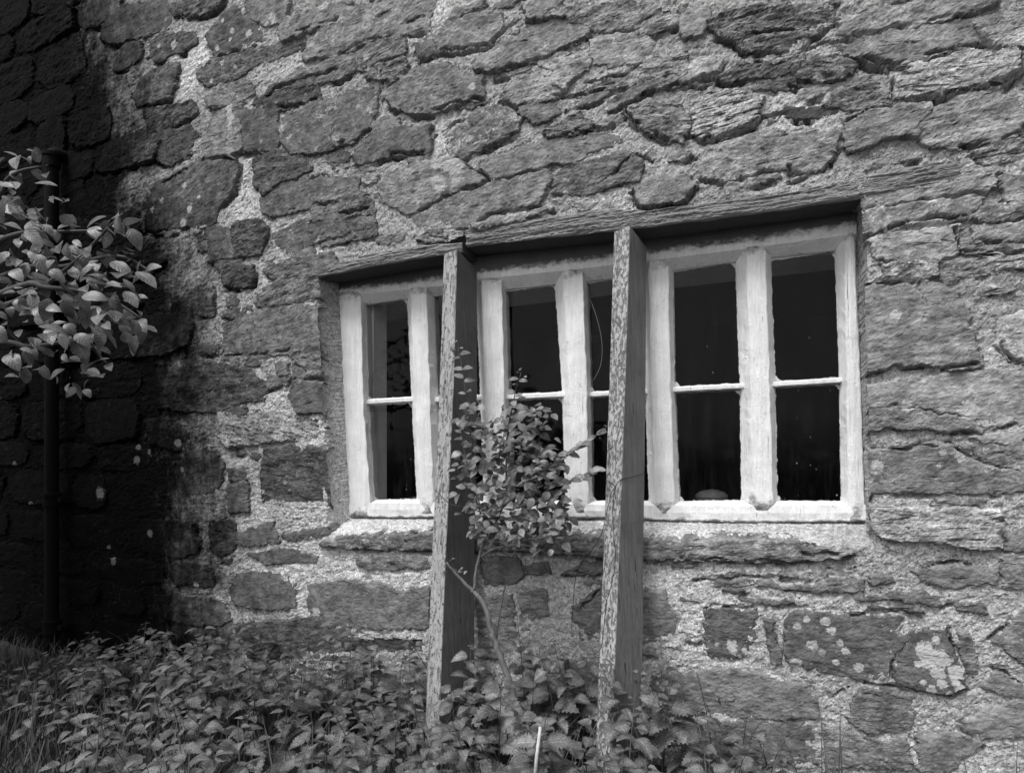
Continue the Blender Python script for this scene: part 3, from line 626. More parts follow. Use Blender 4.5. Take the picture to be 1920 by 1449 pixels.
for k in STONES:
    w = window(k['poly'], .05); x, zz = GX[w], GZ[w]
    if x.size == 0: continue
    wx, wz = warp(x, zz, k['seed']); sd, nz = poly_sd(wx, wz, k['poly']); sd = sd + k['grow']
    cov[w] |= (sd > 0.034) & ~((x > left_x(zz) - .07) & (x < right_x(zz) + .03) & (zz > bot_z(x) - .07) & (zz < top_z(x) + .03))
    nn = noise(x * 10, zz * 10, k['seed'] + 70)
    lower = np.exp(-((sd + 0.001) / 0.0075) ** 2) * sstep(-.1, -.5, nz) * sstep(.0, .35, nn + k['gap'] - .45)
    rim = np.exp(-(sd / 0.006) ** 2) * sstep(.15, .5, nn)
    dip[w] = np.maximum(dip[w], np.maximum(0.034 * k['gap'] ** .5 * lower, 0.006 * rim))
Hm -= dip + cracks(GX, GZ) + recess(GX, GZ)
up_ = sstep(0.8, 1.7, GZ); mt = 0.55 - 0.10 * up_ - 0.04 * sstep(-.4, .4, GX) + 0.07 * noise(GX * 3, GZ * 3, 303)
for px_, py_, r_ in ((345, 110, 45), (385, 95, 40), (350, 160, 40), (430, 330, 55), (465, 380, 45), (400, 415, 25), (572, 470, 35), (590, 420, 25), (500, 530, 30), (440, 570, 40), (560, 470, 40), (600, 490, 25), (820, 270, 40), (815, 15, 40), (1650, 505, 30), (1860, 660, 40), (1870, 300, 50), (1480, 235, 60), (1500, 150, 60), (470, 760, 70), (560, 780, 60), (420, 900, 50), (410, 1100, 60), (520, 1060, 60), (640, 1060, 90), (760, 1070, 70), (640, 800, 50), (640, 900, 40), (1100, 1100, 60), (1260, 1060, 90), (1330, 1130, 60), (640, 700, 40)):
    q = wallpts([(px_, py_)])[0]; rr_ = r_ / FPX * 2.35 / max(.3, ray2(px_)[1]); mt += .20 * np.exp(-(((GX - q[0]) ** 2 + (GZ - q[1]) ** 2) / rr_ ** 2))
mt = np.minimum(mt, .68)
hole = (GX > left_x(GZ) + .02) & (GX < right_x(GZ) - .01) & (GZ > bot_z(GX) + .02) & (GZ < top_z(GX) + .05)
bad = cov | hole; ny, nx = GX.shape
keepc = ~(bad[:-1, :-1] & bad[1:, :-1] & bad[:-1, 1:] & bad[1:, 1:])
hc = hole[:-1, :-1] | hole[1:, :-1] | hole[:-1, 1:] | hole[1:, 1:]; keepc &= ~hc
idx = np.arange(ny * nx).reshape(ny, nx)
F = np.stack([idx[:-1, :-1], idx[:-1, 1:], idx[1:, 1:], idx[1:, :-1]], -1)[keepc]
used, inv = np.unique(F, return_inverse=True)
jx = rgn.uniform(-.3, .3, GX.shape) * np.gradient(xs)[None]; jz = rgn.uniform(-.3, .3, GX.shape) * .0074
V = np.stack([(GX + jx).ravel(), -Hm.ravel(), (GZ + jz).ravel()], -1)[used] - OFF
wall = mesh_np('wall', V, inv.reshape(F.shape), MAT['mortar'], cottage,
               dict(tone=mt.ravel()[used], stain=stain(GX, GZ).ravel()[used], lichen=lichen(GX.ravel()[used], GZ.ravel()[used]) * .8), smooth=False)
for k in STONES:
    P = k['poly']; c = P.mean(0); D = math.hypot(c[0], 2.35); s = max(0.0050, 1.35 * D / 613); sx = min(0.03, s * max(1, .8 * D / 2.35)); m = .035
    gx, gz = np.meshgrid(np.arange(P[:, 0].min() - m, P[:, 0].max() + m, sx), np.arange(P[:, 1].min() - m, P[:, 1].max() + m, s))
    gx = gx + rgn.uniform(-.32, .32, gx.shape) * sx; gz = gz + rgn.uniform(-.32, .32, gz.shape) * s
    wx, wz = warp(gx, gz, k['seed']); sd, nz = poly_sd(wx, wz, P); sd = sd + k['grow']
    gx0, gz0 = gx, gz
    h = stone_height(gx, gz, k, sd) - 0.8 * cracks(gx, gz) + rgn.normal(0, .00030, gx.shape)
    op = (gx > left_x(gz) - .03) & (gx < right_x(gz) + .006) & (gz > bot_z(gx) - .03) & (gz < top_z(gx))
    ok = (sd > -0.013) & ~op; kc = ok[:-1, :-1] & ok[1:, :-1] & ok[:-1, 1:] & ok[1:, 1:]
    if not kc.any(): continue
    n2, n1 = gx.shape; ix = np.arange(n1 * n2).reshape(n2, n1)
    F = np.stack([ix[:-1, :-1], ix[:-1, 1:], ix[1:, 1:], ix[1:, :-1]], -1)[kc]; used, inv = np.unique(F, return_inverse=True)
    org = np.array([c[0], 0, c[1]])
    V = np.stack([gx.ravel(), -h.ravel(), gz.ravel()], -1)[used] - org
    o = np.ones(len(used))
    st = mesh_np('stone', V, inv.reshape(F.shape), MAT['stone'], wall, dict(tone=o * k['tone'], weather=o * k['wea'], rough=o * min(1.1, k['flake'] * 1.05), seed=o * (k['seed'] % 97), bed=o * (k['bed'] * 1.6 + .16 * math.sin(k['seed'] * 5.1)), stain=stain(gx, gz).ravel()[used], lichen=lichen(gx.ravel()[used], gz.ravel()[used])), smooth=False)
    st.location = org - OFF

# timber lintel (two pieces), each a solid beam with a split, uneven face
def beam(name, top, bot, depth, prot, mat, seed, n=380, m=36):
    T = wallpts(top); B = wallpts(bot); T = T[np.argsort(T[:, 0])]; B = B[np.argsort(B[:, 0])]
    xa, xb = max(T[0, 0], B[0, 0]), min(T[-1, 0], B[-1, 0]); u = np.linspace(0, 1, n); v = np.linspace(0, 1, m)
    xt = T[0, 0] + (T[-1, 0] - T[0, 0]) * u; xb_ = B[0, 0] + (B[-1, 0] - B[0, 0]) * u
    zt = np.interp(xt, T[:, 0], T[:, 1]) + .003 * noise(xt * 9, xt * 0, seed); zb = np.interp(xb_, B[:, 0], B[:, 1]) + .0035 * noise(xb_ * 11, xb_ * 0, seed + 1)
    X = xb_[None] + (xt - xb_)[None] * v[:, None]; Z = zb[None] + (zt - zb)[None] * v[:, None]
    g = fbm(X * 3.2, Z * 55, seed + 2, 4, .6); q = g * 2.5; ter = np.floor(q) + sstep(.6, 1, q - np.floor(q))
    ed = np.minimum(v, 1 - v)[:, None] * np.ones_like(X)
    h = prot * (1 - 1.1 * sstep(-.4, .12, X)) + 0.0020 * g + .0022 * fbm(X * 40, Z * 90, seed + 6, 3, .6) + 0.0014 * ter + .0005 * noise(X * 300, Z * 300, seed + 9) + .006 * noise(X * 2, Z * 4, seed + 4) - 0.010 * np.exp(-ed / .05) - .5 * cracks(X, Z) + rgn.normal(0, .0004, X.shape)
    V = [(x, -y, z) for x, y, z in zip(X.ravel(), h.ravel(), Z.ravel())]; F = []
    for j in range(m - 1):
        for i in range(n - 1): F.append((j * n + i, j * n + i + 1, (j + 1) * n + i + 1, (j + 1) * n + i))
    ring = [i for i in range(n)] + [j * n + n - 1 for j in range(1, m)] + [(m - 1) * n + i for i in range(n - 2, -1, -1)] + [j * n for j in range(m - 2, 0, -1)]
    b0 = len(V); V += [(V[i][0], depth, V[i][2]) for i in ring]; L = len(ring)
    for a in range(L): F.append((ring[(a + 1) % L], ring[a], b0 + a, b0 + (a + 1) % L))
    F.append(tuple(b0 + a for a in range(L)))
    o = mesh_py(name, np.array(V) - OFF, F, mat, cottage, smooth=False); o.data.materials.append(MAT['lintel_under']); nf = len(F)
    for q in range(nf - L - 1, nf): o.data.polygons[q].material_index = 1  # underside, ends, top and back take the darker material
    return o
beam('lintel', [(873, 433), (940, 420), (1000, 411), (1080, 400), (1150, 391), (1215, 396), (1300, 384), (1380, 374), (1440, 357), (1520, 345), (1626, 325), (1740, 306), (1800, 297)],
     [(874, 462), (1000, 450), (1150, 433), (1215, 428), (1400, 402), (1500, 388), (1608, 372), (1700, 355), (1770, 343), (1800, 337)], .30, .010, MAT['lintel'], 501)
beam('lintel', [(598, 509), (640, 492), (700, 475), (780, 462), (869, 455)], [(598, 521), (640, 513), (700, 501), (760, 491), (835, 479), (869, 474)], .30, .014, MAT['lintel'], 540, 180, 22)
# inner lintel soffit, reveals, sill board and the dim room behind the window
def box(name, a, b, mat, parent, off=OFF, bev=None, attrs=None):
    (x0, y0, z0), (x1, y1, z1) = a, b
    V = [(x, y, z) for z in (z0, z1) for y in (y0, y1) for x in (x0, x1)]
    F = [(0, 2, 3, 1), (4, 5, 7, 6), (0, 1, 5, 4), (2, 6, 7, 3), (0, 4, 6, 2), (1, 3, 7, 5)]
    return mesh_py(name, np.array(V) - off, F, mat, parent, attrs)
zt, zb_, xl, xr = 2.055, .86, OP[3][0] - .02, OP[2][0] + .03
box('inner_soffit', (xl - .3, .31, zt - .03), (xr + .3, .78, zt + .12), MAT['soffit'], cottage)
box('reveal_board', (xl - .06, YB + .012, zb_), (xl + .075, YB + .125, zt - .035), MAT['inner'], cottage)
box('reveal_board', (xr - .045, YB + .012, zb_), (xr + .06, YB + .20, zt - .035), MAT['inner'], cottage)
box('inner_sill', (xl + .08, YB + .012, .90), (xr - .05, .62, .965), MAT['inner'], cottage)
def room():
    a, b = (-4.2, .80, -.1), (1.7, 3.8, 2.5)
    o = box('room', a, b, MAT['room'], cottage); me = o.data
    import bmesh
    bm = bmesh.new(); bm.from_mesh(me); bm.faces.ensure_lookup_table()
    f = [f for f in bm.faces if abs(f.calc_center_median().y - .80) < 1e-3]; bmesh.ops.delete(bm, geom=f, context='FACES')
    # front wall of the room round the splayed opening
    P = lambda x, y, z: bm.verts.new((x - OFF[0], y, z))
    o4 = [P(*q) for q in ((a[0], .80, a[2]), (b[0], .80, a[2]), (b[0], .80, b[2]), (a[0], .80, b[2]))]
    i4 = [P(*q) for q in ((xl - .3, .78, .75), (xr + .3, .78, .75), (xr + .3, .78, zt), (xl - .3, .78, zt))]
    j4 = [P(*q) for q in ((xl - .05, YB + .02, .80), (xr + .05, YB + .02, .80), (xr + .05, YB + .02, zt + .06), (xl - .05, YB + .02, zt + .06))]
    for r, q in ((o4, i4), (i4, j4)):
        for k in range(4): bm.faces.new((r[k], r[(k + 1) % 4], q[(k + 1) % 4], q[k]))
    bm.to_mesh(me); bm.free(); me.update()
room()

# ------------------------------------------------------------------ the window
win = empty('window', (OP[3][0] - OFF[0], YF, OP[3][1]), cottage); tag(win, 'white painted wooden window of six lights with chamfered mullions')
WOFF = np.array([OP[3][0], YF, OP[3][1]])
def lerp_rows(rows, y):
    ys = [r[0] for r in rows]; return [float(np.interp(y, ys, [r[1][k] for r in rows])) for k in range(len(rows[0][1]))]
def upright(name, rows, seed, n=44, tip=0.0):
    """vertical frame member: rows of (py, (left glass edge, left arris, right arris, right glass edge)) in pixels"""
    V = []; G = []; F = []; ya, yb = rows[0][0], rows[-1][0]
    for i in range(n):
        y = ya + (yb - ya) * i / (n - 1); a = lerp_rows(rows, y)
        w = lambda k: 1.5 * float(noise(np.array(y * .045), np.array(k * 7.3), seed)) + .8 * float(noise(np.array(y * .2), np.array(k * 3.3), seed))
        lg = U(a[0] + w(0), y, YG); lf = U(a[1] + w(1), y, YF); rf = U(a[2] + w(2), y, YF); rg = U(a[3] + w(3), y, YG)
        mid = ((lf[0] + rf[0]) / 2, YF - .003, lf[2]); sq = .0022
        V += [(lg[0], YB, lg[2]), lg, (lf[0] - sq * .3, YF + sq, lf[2]), (lf[0] + sq, YF, lf[2]), mid, (rf[0] - sq, YF, rf[2]), (rf[0] + sq * .3, YF + sq, rf[2]), rg, (rg[0], YB, rg[2])]
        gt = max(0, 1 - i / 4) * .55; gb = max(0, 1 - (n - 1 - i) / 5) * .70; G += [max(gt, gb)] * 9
    for i in range(n - 1):
        for k in range(9):
            F.append((i * 9 + k, (i + 1) * 9 + k, (i + 1) * 9 + (k + 1) % 9, i * 9 + (k + 1) % 9))
    F += [tuple(range(9)), tuple((n - 1) * 9 + k for k in range(8, -1, -1))]
    return mesh_py(name, np.array(V) - WOFF, F, MAT['paint'], win, dict(grime_shade=G))
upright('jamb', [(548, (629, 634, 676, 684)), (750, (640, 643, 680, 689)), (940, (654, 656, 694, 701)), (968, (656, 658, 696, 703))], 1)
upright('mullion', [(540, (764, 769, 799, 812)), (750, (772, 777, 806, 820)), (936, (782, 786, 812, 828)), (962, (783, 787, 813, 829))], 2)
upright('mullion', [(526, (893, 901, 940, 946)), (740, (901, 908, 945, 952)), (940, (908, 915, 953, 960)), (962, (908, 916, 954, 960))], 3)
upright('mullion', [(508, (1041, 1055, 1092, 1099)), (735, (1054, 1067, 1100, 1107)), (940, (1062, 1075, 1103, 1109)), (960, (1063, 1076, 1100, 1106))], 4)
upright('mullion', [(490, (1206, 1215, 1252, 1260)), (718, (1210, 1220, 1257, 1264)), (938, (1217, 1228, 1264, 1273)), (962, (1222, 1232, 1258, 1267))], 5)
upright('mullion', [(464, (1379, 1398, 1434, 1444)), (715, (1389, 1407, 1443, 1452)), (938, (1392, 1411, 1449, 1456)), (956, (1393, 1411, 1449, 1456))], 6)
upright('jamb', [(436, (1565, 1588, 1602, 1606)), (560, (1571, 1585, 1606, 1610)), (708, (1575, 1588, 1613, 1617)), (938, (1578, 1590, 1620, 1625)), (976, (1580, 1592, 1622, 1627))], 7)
def rail(name, cols, seed, n=110, head=True):
    """horizontal member: columns of (px, (outer row, arris row, glass row))"""
    V = []; G = []; F = []; xa, xb = cols[0][0], cols[-1][0]
    for i in range(n):
        x = xa + (xb - xa) * i / (n - 1); o, f, g = lerp_rows(cols, x)
        f += .8 * float(noise(np.array(x * .05), np.array(1.), seed)); g += .9 * float(noise(np.array(x * .08), np.array(9.), seed))
        of = U(x, o, YF); ff = U(x, f, YF); mf = U(x, (o * .45 + f * .55), YF); gg = U(x, g, YG); mf2 = U(x, (o * .8 + f * .2), YF)
        hump = .0025 * float(noise(np.array(x * .03), np.array(4.), seed + 3))
        V += [(of[0], YB, of[2]), of, (mf2[0], YF - hump, mf2[2]), (mf[0], YF - .002 + hump, mf[2]), ff, gg, (gg[0], YB, gg[2])]
        a = .12 * float(noise(np.array(x * .02), np.array(2.), seed + 5))
        G += ([1.4, 1.35, 1.25 + a, .72 + a, .16, .35, .5] if head else [.9, .78, .34 + a * 1.5, .10, .12, .34, .4])  # head: lintel shadow painted black over its mould; bottom rail: dirt only
    for i in range(n - 1):
        for k in range(7): F.append((i * 7 + k, i * 7 + (k + 1) % 7, (i + 1) * 7 + (k + 1) % 7, (i + 1) * 7 + k))
    F += [tuple(range(6, -1, -1)), tuple((n - 1) * 7 + k for k in range(7))]
    if not head: F = [f[::-1] for f in F]
    return mesh_py(name, np.array(V) - WOFF, F, MAT['paint'], win, dict(grime_shade=G))
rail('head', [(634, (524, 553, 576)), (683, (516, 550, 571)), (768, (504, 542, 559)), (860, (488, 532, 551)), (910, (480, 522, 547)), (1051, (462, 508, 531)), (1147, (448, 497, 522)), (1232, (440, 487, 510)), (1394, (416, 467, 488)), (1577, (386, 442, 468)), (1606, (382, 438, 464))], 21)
rail('bottom_rail', [(655, (970, 943, 937)), (813, (970, 943, 936)), (900, (972, 943, 938)), (1130, (971, 946, 939)), (1240, (976, 948, 940)), (1400, (979, 948, 939)), (1624, (978, 947, 940))], 22, head=False)
# panes and glazing bars: (top-left, top-right, bar-left, bar-right, bottom-left, bottom-right) at the depth of the glass
LIGHTS = [((683, 571), (764, 559), (689, 754), (773, 749), (701, 938), (783, 937)), ((812, 555), (894, 548), (819, 750), (902, 746), (828, 938), (908, 938)),
          ((945, 546), (1042, 532), (952, 745), (1056, 740), (960, 940), (1062, 940)), ((1098, 530), (1207, 514), (1106, 740), (1212, 735), (1109, 940), (1218, 940)),
          ((1260, 509), (1380, 489), (1264, 731), (1389, 724), (1273, 941), (1392, 939)), ((1443, 488), (1566, 468), (1452, 721), (1576, 713), (1456, 940), (1579, 941))]
def pane(tl, tr, bl, br):
    n, m = 14, 20; V = []; E = []; F = []
    for j in range(m + 1):
        for i in range(n + 1):
            u = -.07 + 1.14 * i / n; v = -.05 + 1.10 * j / m
            x = (tl[0] * (1 - u) + tr[0] * u) * (1 - v) + (bl[0] * (1 - u) + br[0] * u) * v; y = (tl[1] * (1 - u) + tr[1] * u) * (1 - v) + (bl[1] * (1 - u) + br[1] * u) * v
            V.append(U(x, y, YG + .012)); W = .23; Hh = .40
            E.append(min(min(u, 1 - u) * W, min(v, 1 - v) * Hh))
    for j in range(m):
        for i in range(n): a = j * (n + 1) + i; F.append((a, a + n + 1, a + n + 2, a + 1))
    return mesh_py('pane', np.array(V) - WOFF, F, MAT['glass'], win, dict(edge=E))
for k, (tl, tr, ml, mr, bl, br) in enumerate(LIGHTS):
    up_px = lambda p: (p[0], p[1] - 4); dn = lambda p: (p[0], p[1] + 5)
    pane(tl, tr, up_px(ml), up_px(mr)); pane(dn(ml), dn(mr), bl, br)
    V = []; F = []; G = []; n = 12
    for i in range(n):
        t = -.07 + 1.14 * i / (n - 1); x = ml[0] + (mr[0] - ml[0]) * t; y = ml[1] + (mr[1] - ml[1]) * t + .7 * float(noise(np.array(x * .1), np.array(k * 4.), 31))
        a = U(x, y - 5.5, YG - .004); b = U(x, y + 4.5, YG - .004); c = U(x, y - 3.5, YG - .016); d = U(x, y + 2.5, YG - .016)
        V += [(a[0], YG + .02, a[2]), a, c, d, b, (b[0], YG + .02, b[2])]; G += [.2, .1, 0, .05, .2, .2]
    for i in range(n - 1):
        for q in range(6): F.append((i * 6 + q, i * 6 + (q + 1) % 6, (i + 1) * 6 + (q + 1) % 6, (i + 1) * 6 + q))
    F += [tuple(range(5, -1, -1)), tuple((n - 1) * 6 + q for q in range(6))]
    mesh_py('glazing_bar', np.array(V) - WOFF, F, MAT['paint'], win, dict(grime_shade=G))
# a long hair crack / hanging thread just behind one pane
th_ = smooth_line([U(x, y, YG + .02) for x, y in ((1098, 545), (1112, 575), (1124, 615), (1129, 650), (1126, 685), (1113, 712), (1105, 722))], 4)
V, F = tube(th_, .0011, 5); tag(mesh_py('thread', V, F, MAT['thread']), 'fine pale thread hanging in a curve behind the glass beside the flaking prop', 'thread')
# round tin on the inner sill
tb = U(1334, 946, .33); root = empty('round_tin', (tb[0], .33, .966)); tag(root, 'round lidded tin standing on the sill inside, behind the dusty lower pane', 'tin')
def lathe(name, prof, mat, parent, n=28):
    V = [(r * math.cos(2 * math.pi * k / n), r * math.sin(2 * math.pi * k / n), z) for r, z in prof for k in range(n)]; F = []
    for i in range(len(prof) - 1):
        for k in range(n): F.append((i * n + k, i * n + (k + 1) % n, (i + 1) * n + (k + 1) % n, (i + 1) * n + k))
    F.append(tuple(range(n))[::-1]); F.append(tuple((len(prof) - 1) * n + k for k in range(n)))
    return mesh_py(name, V, F, mat, parent, smooth=False)
lathe('body', [(.056, 0), (.060, .004), (.060, .034), (.057, .037)], MAT['tin'], root)
lathe('lid', [(.064, .036), (.066, .040), (.065, .048), (.052, .060), (.030, .068), (.010, .071), (.002, .0715)], MAT['tin'], root)

# ------------------------------------------------------------------ timber props, down pipe
def solve(px, P, d):
    rx, ry = ray2(px); return ((P[1] - CAM[1]) * rx - (P[0] - CAM[0]) * ry) / (d[0] * ry - d[1] * rx)
def prop(name, rows, label, mat, seed, top_drop):
    """rows: (py, left, arris, right pixel, face depth, twist deg); the timber leans from the lintel out to the ground"""
    V = []; A = []; F = []; n = 40; ya, yb = rows[0][0], rows[-1][0]; secs = []
    for i in range(n):
        y = ya + (yb - ya) * i / (n - 1); l, m, r, Y, tw = lerp_rows([(q[0], q[1:]) for q in rows], y); a = math.radians(tw)
        m += .5 * float(noise(np.array(y * .03), np.array(1.), seed)); l += .5 * float(noise(np.array(y * .03), np.array(5.), seed))
        P = U(m, y, Y); dl = (-math.cos(a), math.sin(a)); db = (math.sin(a), math.cos(a)); wd = solve(l, P, dl); dp = solve(r, P, db)
        secs.append((P, dl, db, wd, dp))
    dps = np.array([s[4] for s in secs]); fit = np.polyfit(np.arange(n), dps, 1)
    for i, (P, dl, db, wd, dp) in enumerate(secs):
        x, y_, z = P; b = .003; dp = float(np.polyval(fit, i))
        pts = [(x + dl[0] * b, y_ + dl[1] * b), (x + dl[0] * (wd - b), y_ + dl[1] * (wd - b)), (x + dl[0] * wd + db[0] * b, y_ + dl[1] * wd + db[1] * b), (x + dl[0] * wd + db[0] * dp, y_ + dl[1] * wd + db[1] * dp), (x + db[0] * dp, y_ + db[1] * dp), (x + db[0] * b, y_ + db[1] * b)]
        for k, (px_, py_) in enumerate(pts):
            dz = (-top_drop * (1 if k in (3, 4) else 0) - (.006 if k == 1 else 0)) if i == 0 else 0
            V.append((px_, py_, z + dz)); A.append(1.0 if k in (0, 1) else 0.0)
    # foot down to the ground
    q = np.array(V[-6:]); d = q - np.array(V[-12:-6]); k = (q[:, 2].mean() + .02) / -d[:, 2].mean(); q2 = q + d * k; q2[:, 2] = -.02
    V += [tuple(v) for v in q2]; A += [1, 1, 0, 0, 0, 0]; n += 1
    for i in range(n - 1):
        for k in range(6): F.append((i * 6 + k, (i + 1) * 6 + k, (i + 1) * 6 + (k + 1) % 6, i * 6 + (k + 1) % 6))
    F += [tuple(range(6)), tuple((n - 1) * 6 + k for k in range(5, -1, -1))]
    o = mesh_py(name, V, F, mat, None, dict(front=A)); tag(o, label, 'timber prop', 'timber props under the lintel'); return o
prop('timber_prop', [(468, 832, 857, 894, -.055, 9), (720, 823.5, 850.5, 894, -.12, 13), (1060, 809, 834.5, 890, -.22, 18), (1290, 800, 825.5, 889, -.29, 22)],
     'plain weathered timber prop without wire, half hidden by the shrub leaves', MAT['prop'], 61, .052)
prop('timber_prop', [(424, 1151, 1181, 1212, -.055, 16), (720, 1141.6, 1172, 1211, -.13, 21), (1060, 1130, 1159.5, 1205, -.22, 26), (1290, 1121, 1151, 1205, -.29, 30)],
     'pale flaking timber prop with thin wire hanging round it', MAT['prop2'], 62, .052)
dpx = U(97, 900, -.075); root = empty('down_pipe', (dpx[0], -.075, 0)); tag(root, 'black iron down pipe on the blackened end of the wall behind the leafy tree', 'down pipe')
zt_ = U(97, 292, -.075)[2]
def cyl(name, x, y, z0, z1, r, mat, parent, n=20): return lathe(name, [(r, z0), (r, z1)], mat, parent, n)
cyl('pipe', 0, 0, .0, zt_ - .02, .036, MAT['iron'], root)
for py in (292, 604, 927, 1165):
    zc = U(97, py, -.075)[2]
    lathe('collar', [(.040, zc - .075), (.045, zc - .07), (.045, zc - .012), (.051, zc - .010), (.051, zc + .010), (.044, zc + .012)], MAT['iron'], root, 20)
    if py != 292: box('bracket', (-.085, .0, zc - .045), (.085, .075, zc - .015), MAT['iron'], root, np.zeros(3))
V, F = tube(smooth_line([(0, 0, zt_ - .06), (0, .0, zt_ - .01), (0, .03, zt_ + .02), (0, .14, zt_ + .025)], 4), .037, 14); mesh_py('elbow', V, F, MAT['iron'], root)

# ------------------------------------------------------------------ ground
gx, gy = np.meshgrid(np.concatenate([np.linspace(-60, -7, 12), np.linspace(-6.5, 2.5, 120), np.linspace(3, 60, 12)]), np.concatenate([np.linspace(-60, -4, 10), np.linspace(-3.6, .12, 60), np.linspace(4, 60, 8)]))
gzv = .035 * fbm(gx * 1.3, gy * 1.3, 77, 4) * (np.abs(gx + 2) < 6) + .02 * noise(gx * 9, gy * 9, 78) * (np.abs(gx + 2) < 6)
n2, n1 = gx.shape; ix = np.arange(n1 * n2).reshape(n2, n1)
tag(mesh_np('ground', np.stack([gx, gy, gzv], -1).reshape(-1, 3), np.stack([ix[:-1, :-1], ix[:-1, 1:], ix[1:, 1:], ix[1:, :-1]], -1).reshape(-1, 4), MAT['soil']), kind='structure')

# ------------------------------------------------------------------ leaves
def leaf_shape(n, wid, teeth, curl, fold, seed=0, tipw=1.0):
    """leaf along +x, unit length: two halves about a midrib, toothed edge, curled and folded -> V, F, along, side"""
    rr = random.Random(seed); V = []; al = []; sd = []; F = []
    for i in range(n + 1):
        t = i / n; w = wid * (math.sin(math.pi * t ** (0.62 * tipw)) ** 0.85 if 0 < t < 1 else 0) * (1 + .05 * rr.uniform(-1, 1))
        z0 = -curl * t * t + .05 * math.sin(t * 3)
        for s in (-1, -.5, 0, .5, 1):
            ww = w * (1 - (teeth if (i % 2 and abs(s) == 1) else 0)); xx = t + (teeth * .10 if (i % 2 == 0 and abs(s) == 1 and 0 < t < 1) else 0)
            V.append((xx, s * ww, z0 + fold * abs(s) * w + .012 * rr.uniform(-1, 1) * (abs(s) == .5))); al.append(t); sd.append(s)
    for i in range(n):
        for k in range(4): F.append((i * 5 + k, (i + 1) * 5 + k, (i + 1) * 5 + k + 1, i * 5 + k + 1))
    return np.array(V), F, np.array(al), np.array(sd)
def leaf_mesh(name, args, mat):
    V, F, a, s = leaf_shape(*args); me = bpy.data.meshes.new(name); me.from_pydata([tuple(v) for v in V], [], F)
    for n_, v in (('along', a), ('side', s)): at = me.attributes.new(n_, 'FLOAT', 'POINT'); at.data.foreach_set('value', v.astype(np.float32))
    me.polygons.foreach_set('use_smooth', [True] * len(F)); me.update(); me.materials.append(mat); return me
from mathutils import Matrix, Vector
def frame(direction, normal):
    x = Vector(direction).normalized(); z = Vector(normal); z = (z - x * z.dot(x)); z = z.normalized() if z.length > 1e-4 else Vector((0, 0, 1)); y = z.cross(x)
    return Matrix((x, y, z)).transposed()
def put_leaf(name, me, pos, d, nrm, size, parent, base):
    o = bpy.data.objects.new(name, me); M = frame(d, nrm).to_4x4(); M.translation = Vector(pos) - Vector(base)
    o.matrix_local = M @ Matrix.Diagonal((size, size, size, 1)); return link(o, parent)
def rdir(r, up=0.0):
    a = r.uniform(0, 2 * math.pi); z = r.uniform(-.4, .6) + up; return Vector((math.cos(a), math.sin(a), z)).normalized()

# ------------------------------------------------------------------ the shrub between the props
SH_B = np.array(U(962, 1330, -.30)); SH_B[2] = 0
shrub = empty('shrub', tuple(SH_B)); tag(shrub, 'small leafy shrub with a bare crooked stem growing up between the timber props', 'shrub')
def branch(name, px, Ys, r0, r1, mat=None):
    P = [U(x, y, Ys[0] + (Ys[1] - Ys[0]) * i / (len(px) - 1)) for i, (x, y) in enumerate(px)]; L = smooth_line(P, 5); n = len(L)
    L = [p + np.array([RNG.uniform(-1, 1), RNG.uniform(-1, 1), 0]) * r0 * .25 for p in L]
    V, F = tube(L, np.linspace(r0, r1, n), 8); mesh_py(name, np.array(V) - SH_B, F, mat or MAT['twig'], shrub, smooth=True); return L
BR = []
branch('stem', [(966, 1345), (960, 1292), (945, 1249), (930, 1206), (921, 1179), (913, 1146), (900, 1122), (885, 1106)], (-.30, -.27), .0125, .0085, MAT['bark'])
branch('stem', [(887, 1108), (867, 1089), (850, 1070), (837, 1054)], (-.27, -.31), .0080, .004, MAT['bark'])
branch('stem', [(889, 1107), (892, 1080), (896, 1054), (903, 1030), (915, 1008), (927, 985)], (-.27, -.24), .0065, .005, MAT['bark'])
branch('branch', [(899, 1045), (925, 1029), (950, 1024), (985, 1022), (1010, 1030)], (-.25, -.25), .0055, .003, MAT['bark'])
branch('branch', [(930, 1206), (934, 1170), (941, 1132), (950, 1082)], (-.27, -.24), .0028, .0018)
for px, Ys, r in (([(925, 990), (945, 944), (950, 915), (949, 857), (953, 802), (965, 741), (977, 698)], (-.24, -.17), .0042),
                  ([(915, 1005), (899, 956), (886, 909), (870, 843), (864, 785)], (-.25, -.20), .0036), ([(905, 830), (888, 805), (874, 787)], (-.2, -.2), .0022),
                  ([(900, 950), (887, 870), (885, 800), (884, 765), (872, 727), (867, 692), (859, 652)], (-.22, -.17), .003),
                  ([(925, 985), (905, 962), (870, 950), (845, 945), (815, 918)], (-.25, -.34), .0028), ([(950, 900), (985, 870), (1020, 850), (1060, 856), (1082, 840), (1098, 830), (1132, 803)], (-.2, -.2), .0028),
                  ([(948, 850), (985, 820), (1010, 800), (1020, 795)], (-.2, -.14), .0022), ([(950, 915), (1000, 910), (1060, 905), (1100, 893), (1120, 885)], (-.23, -.2), .0022), ([(955, 790), (990, 775), (1015, 765)], (-.2, -.2), .0018),
                  ([(940, 950), (990, 970), (1030, 985), (1060, 1000)], (-.25, -.3), .0024), ([(1010, 830), (1014, 805), (1018, 795)], (-.2, -.2), .0016), ([(1000, 850), (1030, 870), (1052, 880)], (-.25, -.3), .002)):
    BR.append(branch('branch', px, Ys, r, r * .4))
SHL = [leaf_mesh('leaf', (10, .29 + .03 * i, .0, .06 + .12 * i, .12, i, 1.35), MAT['shrub']) for i in range(4)]
r = random.Random(12)
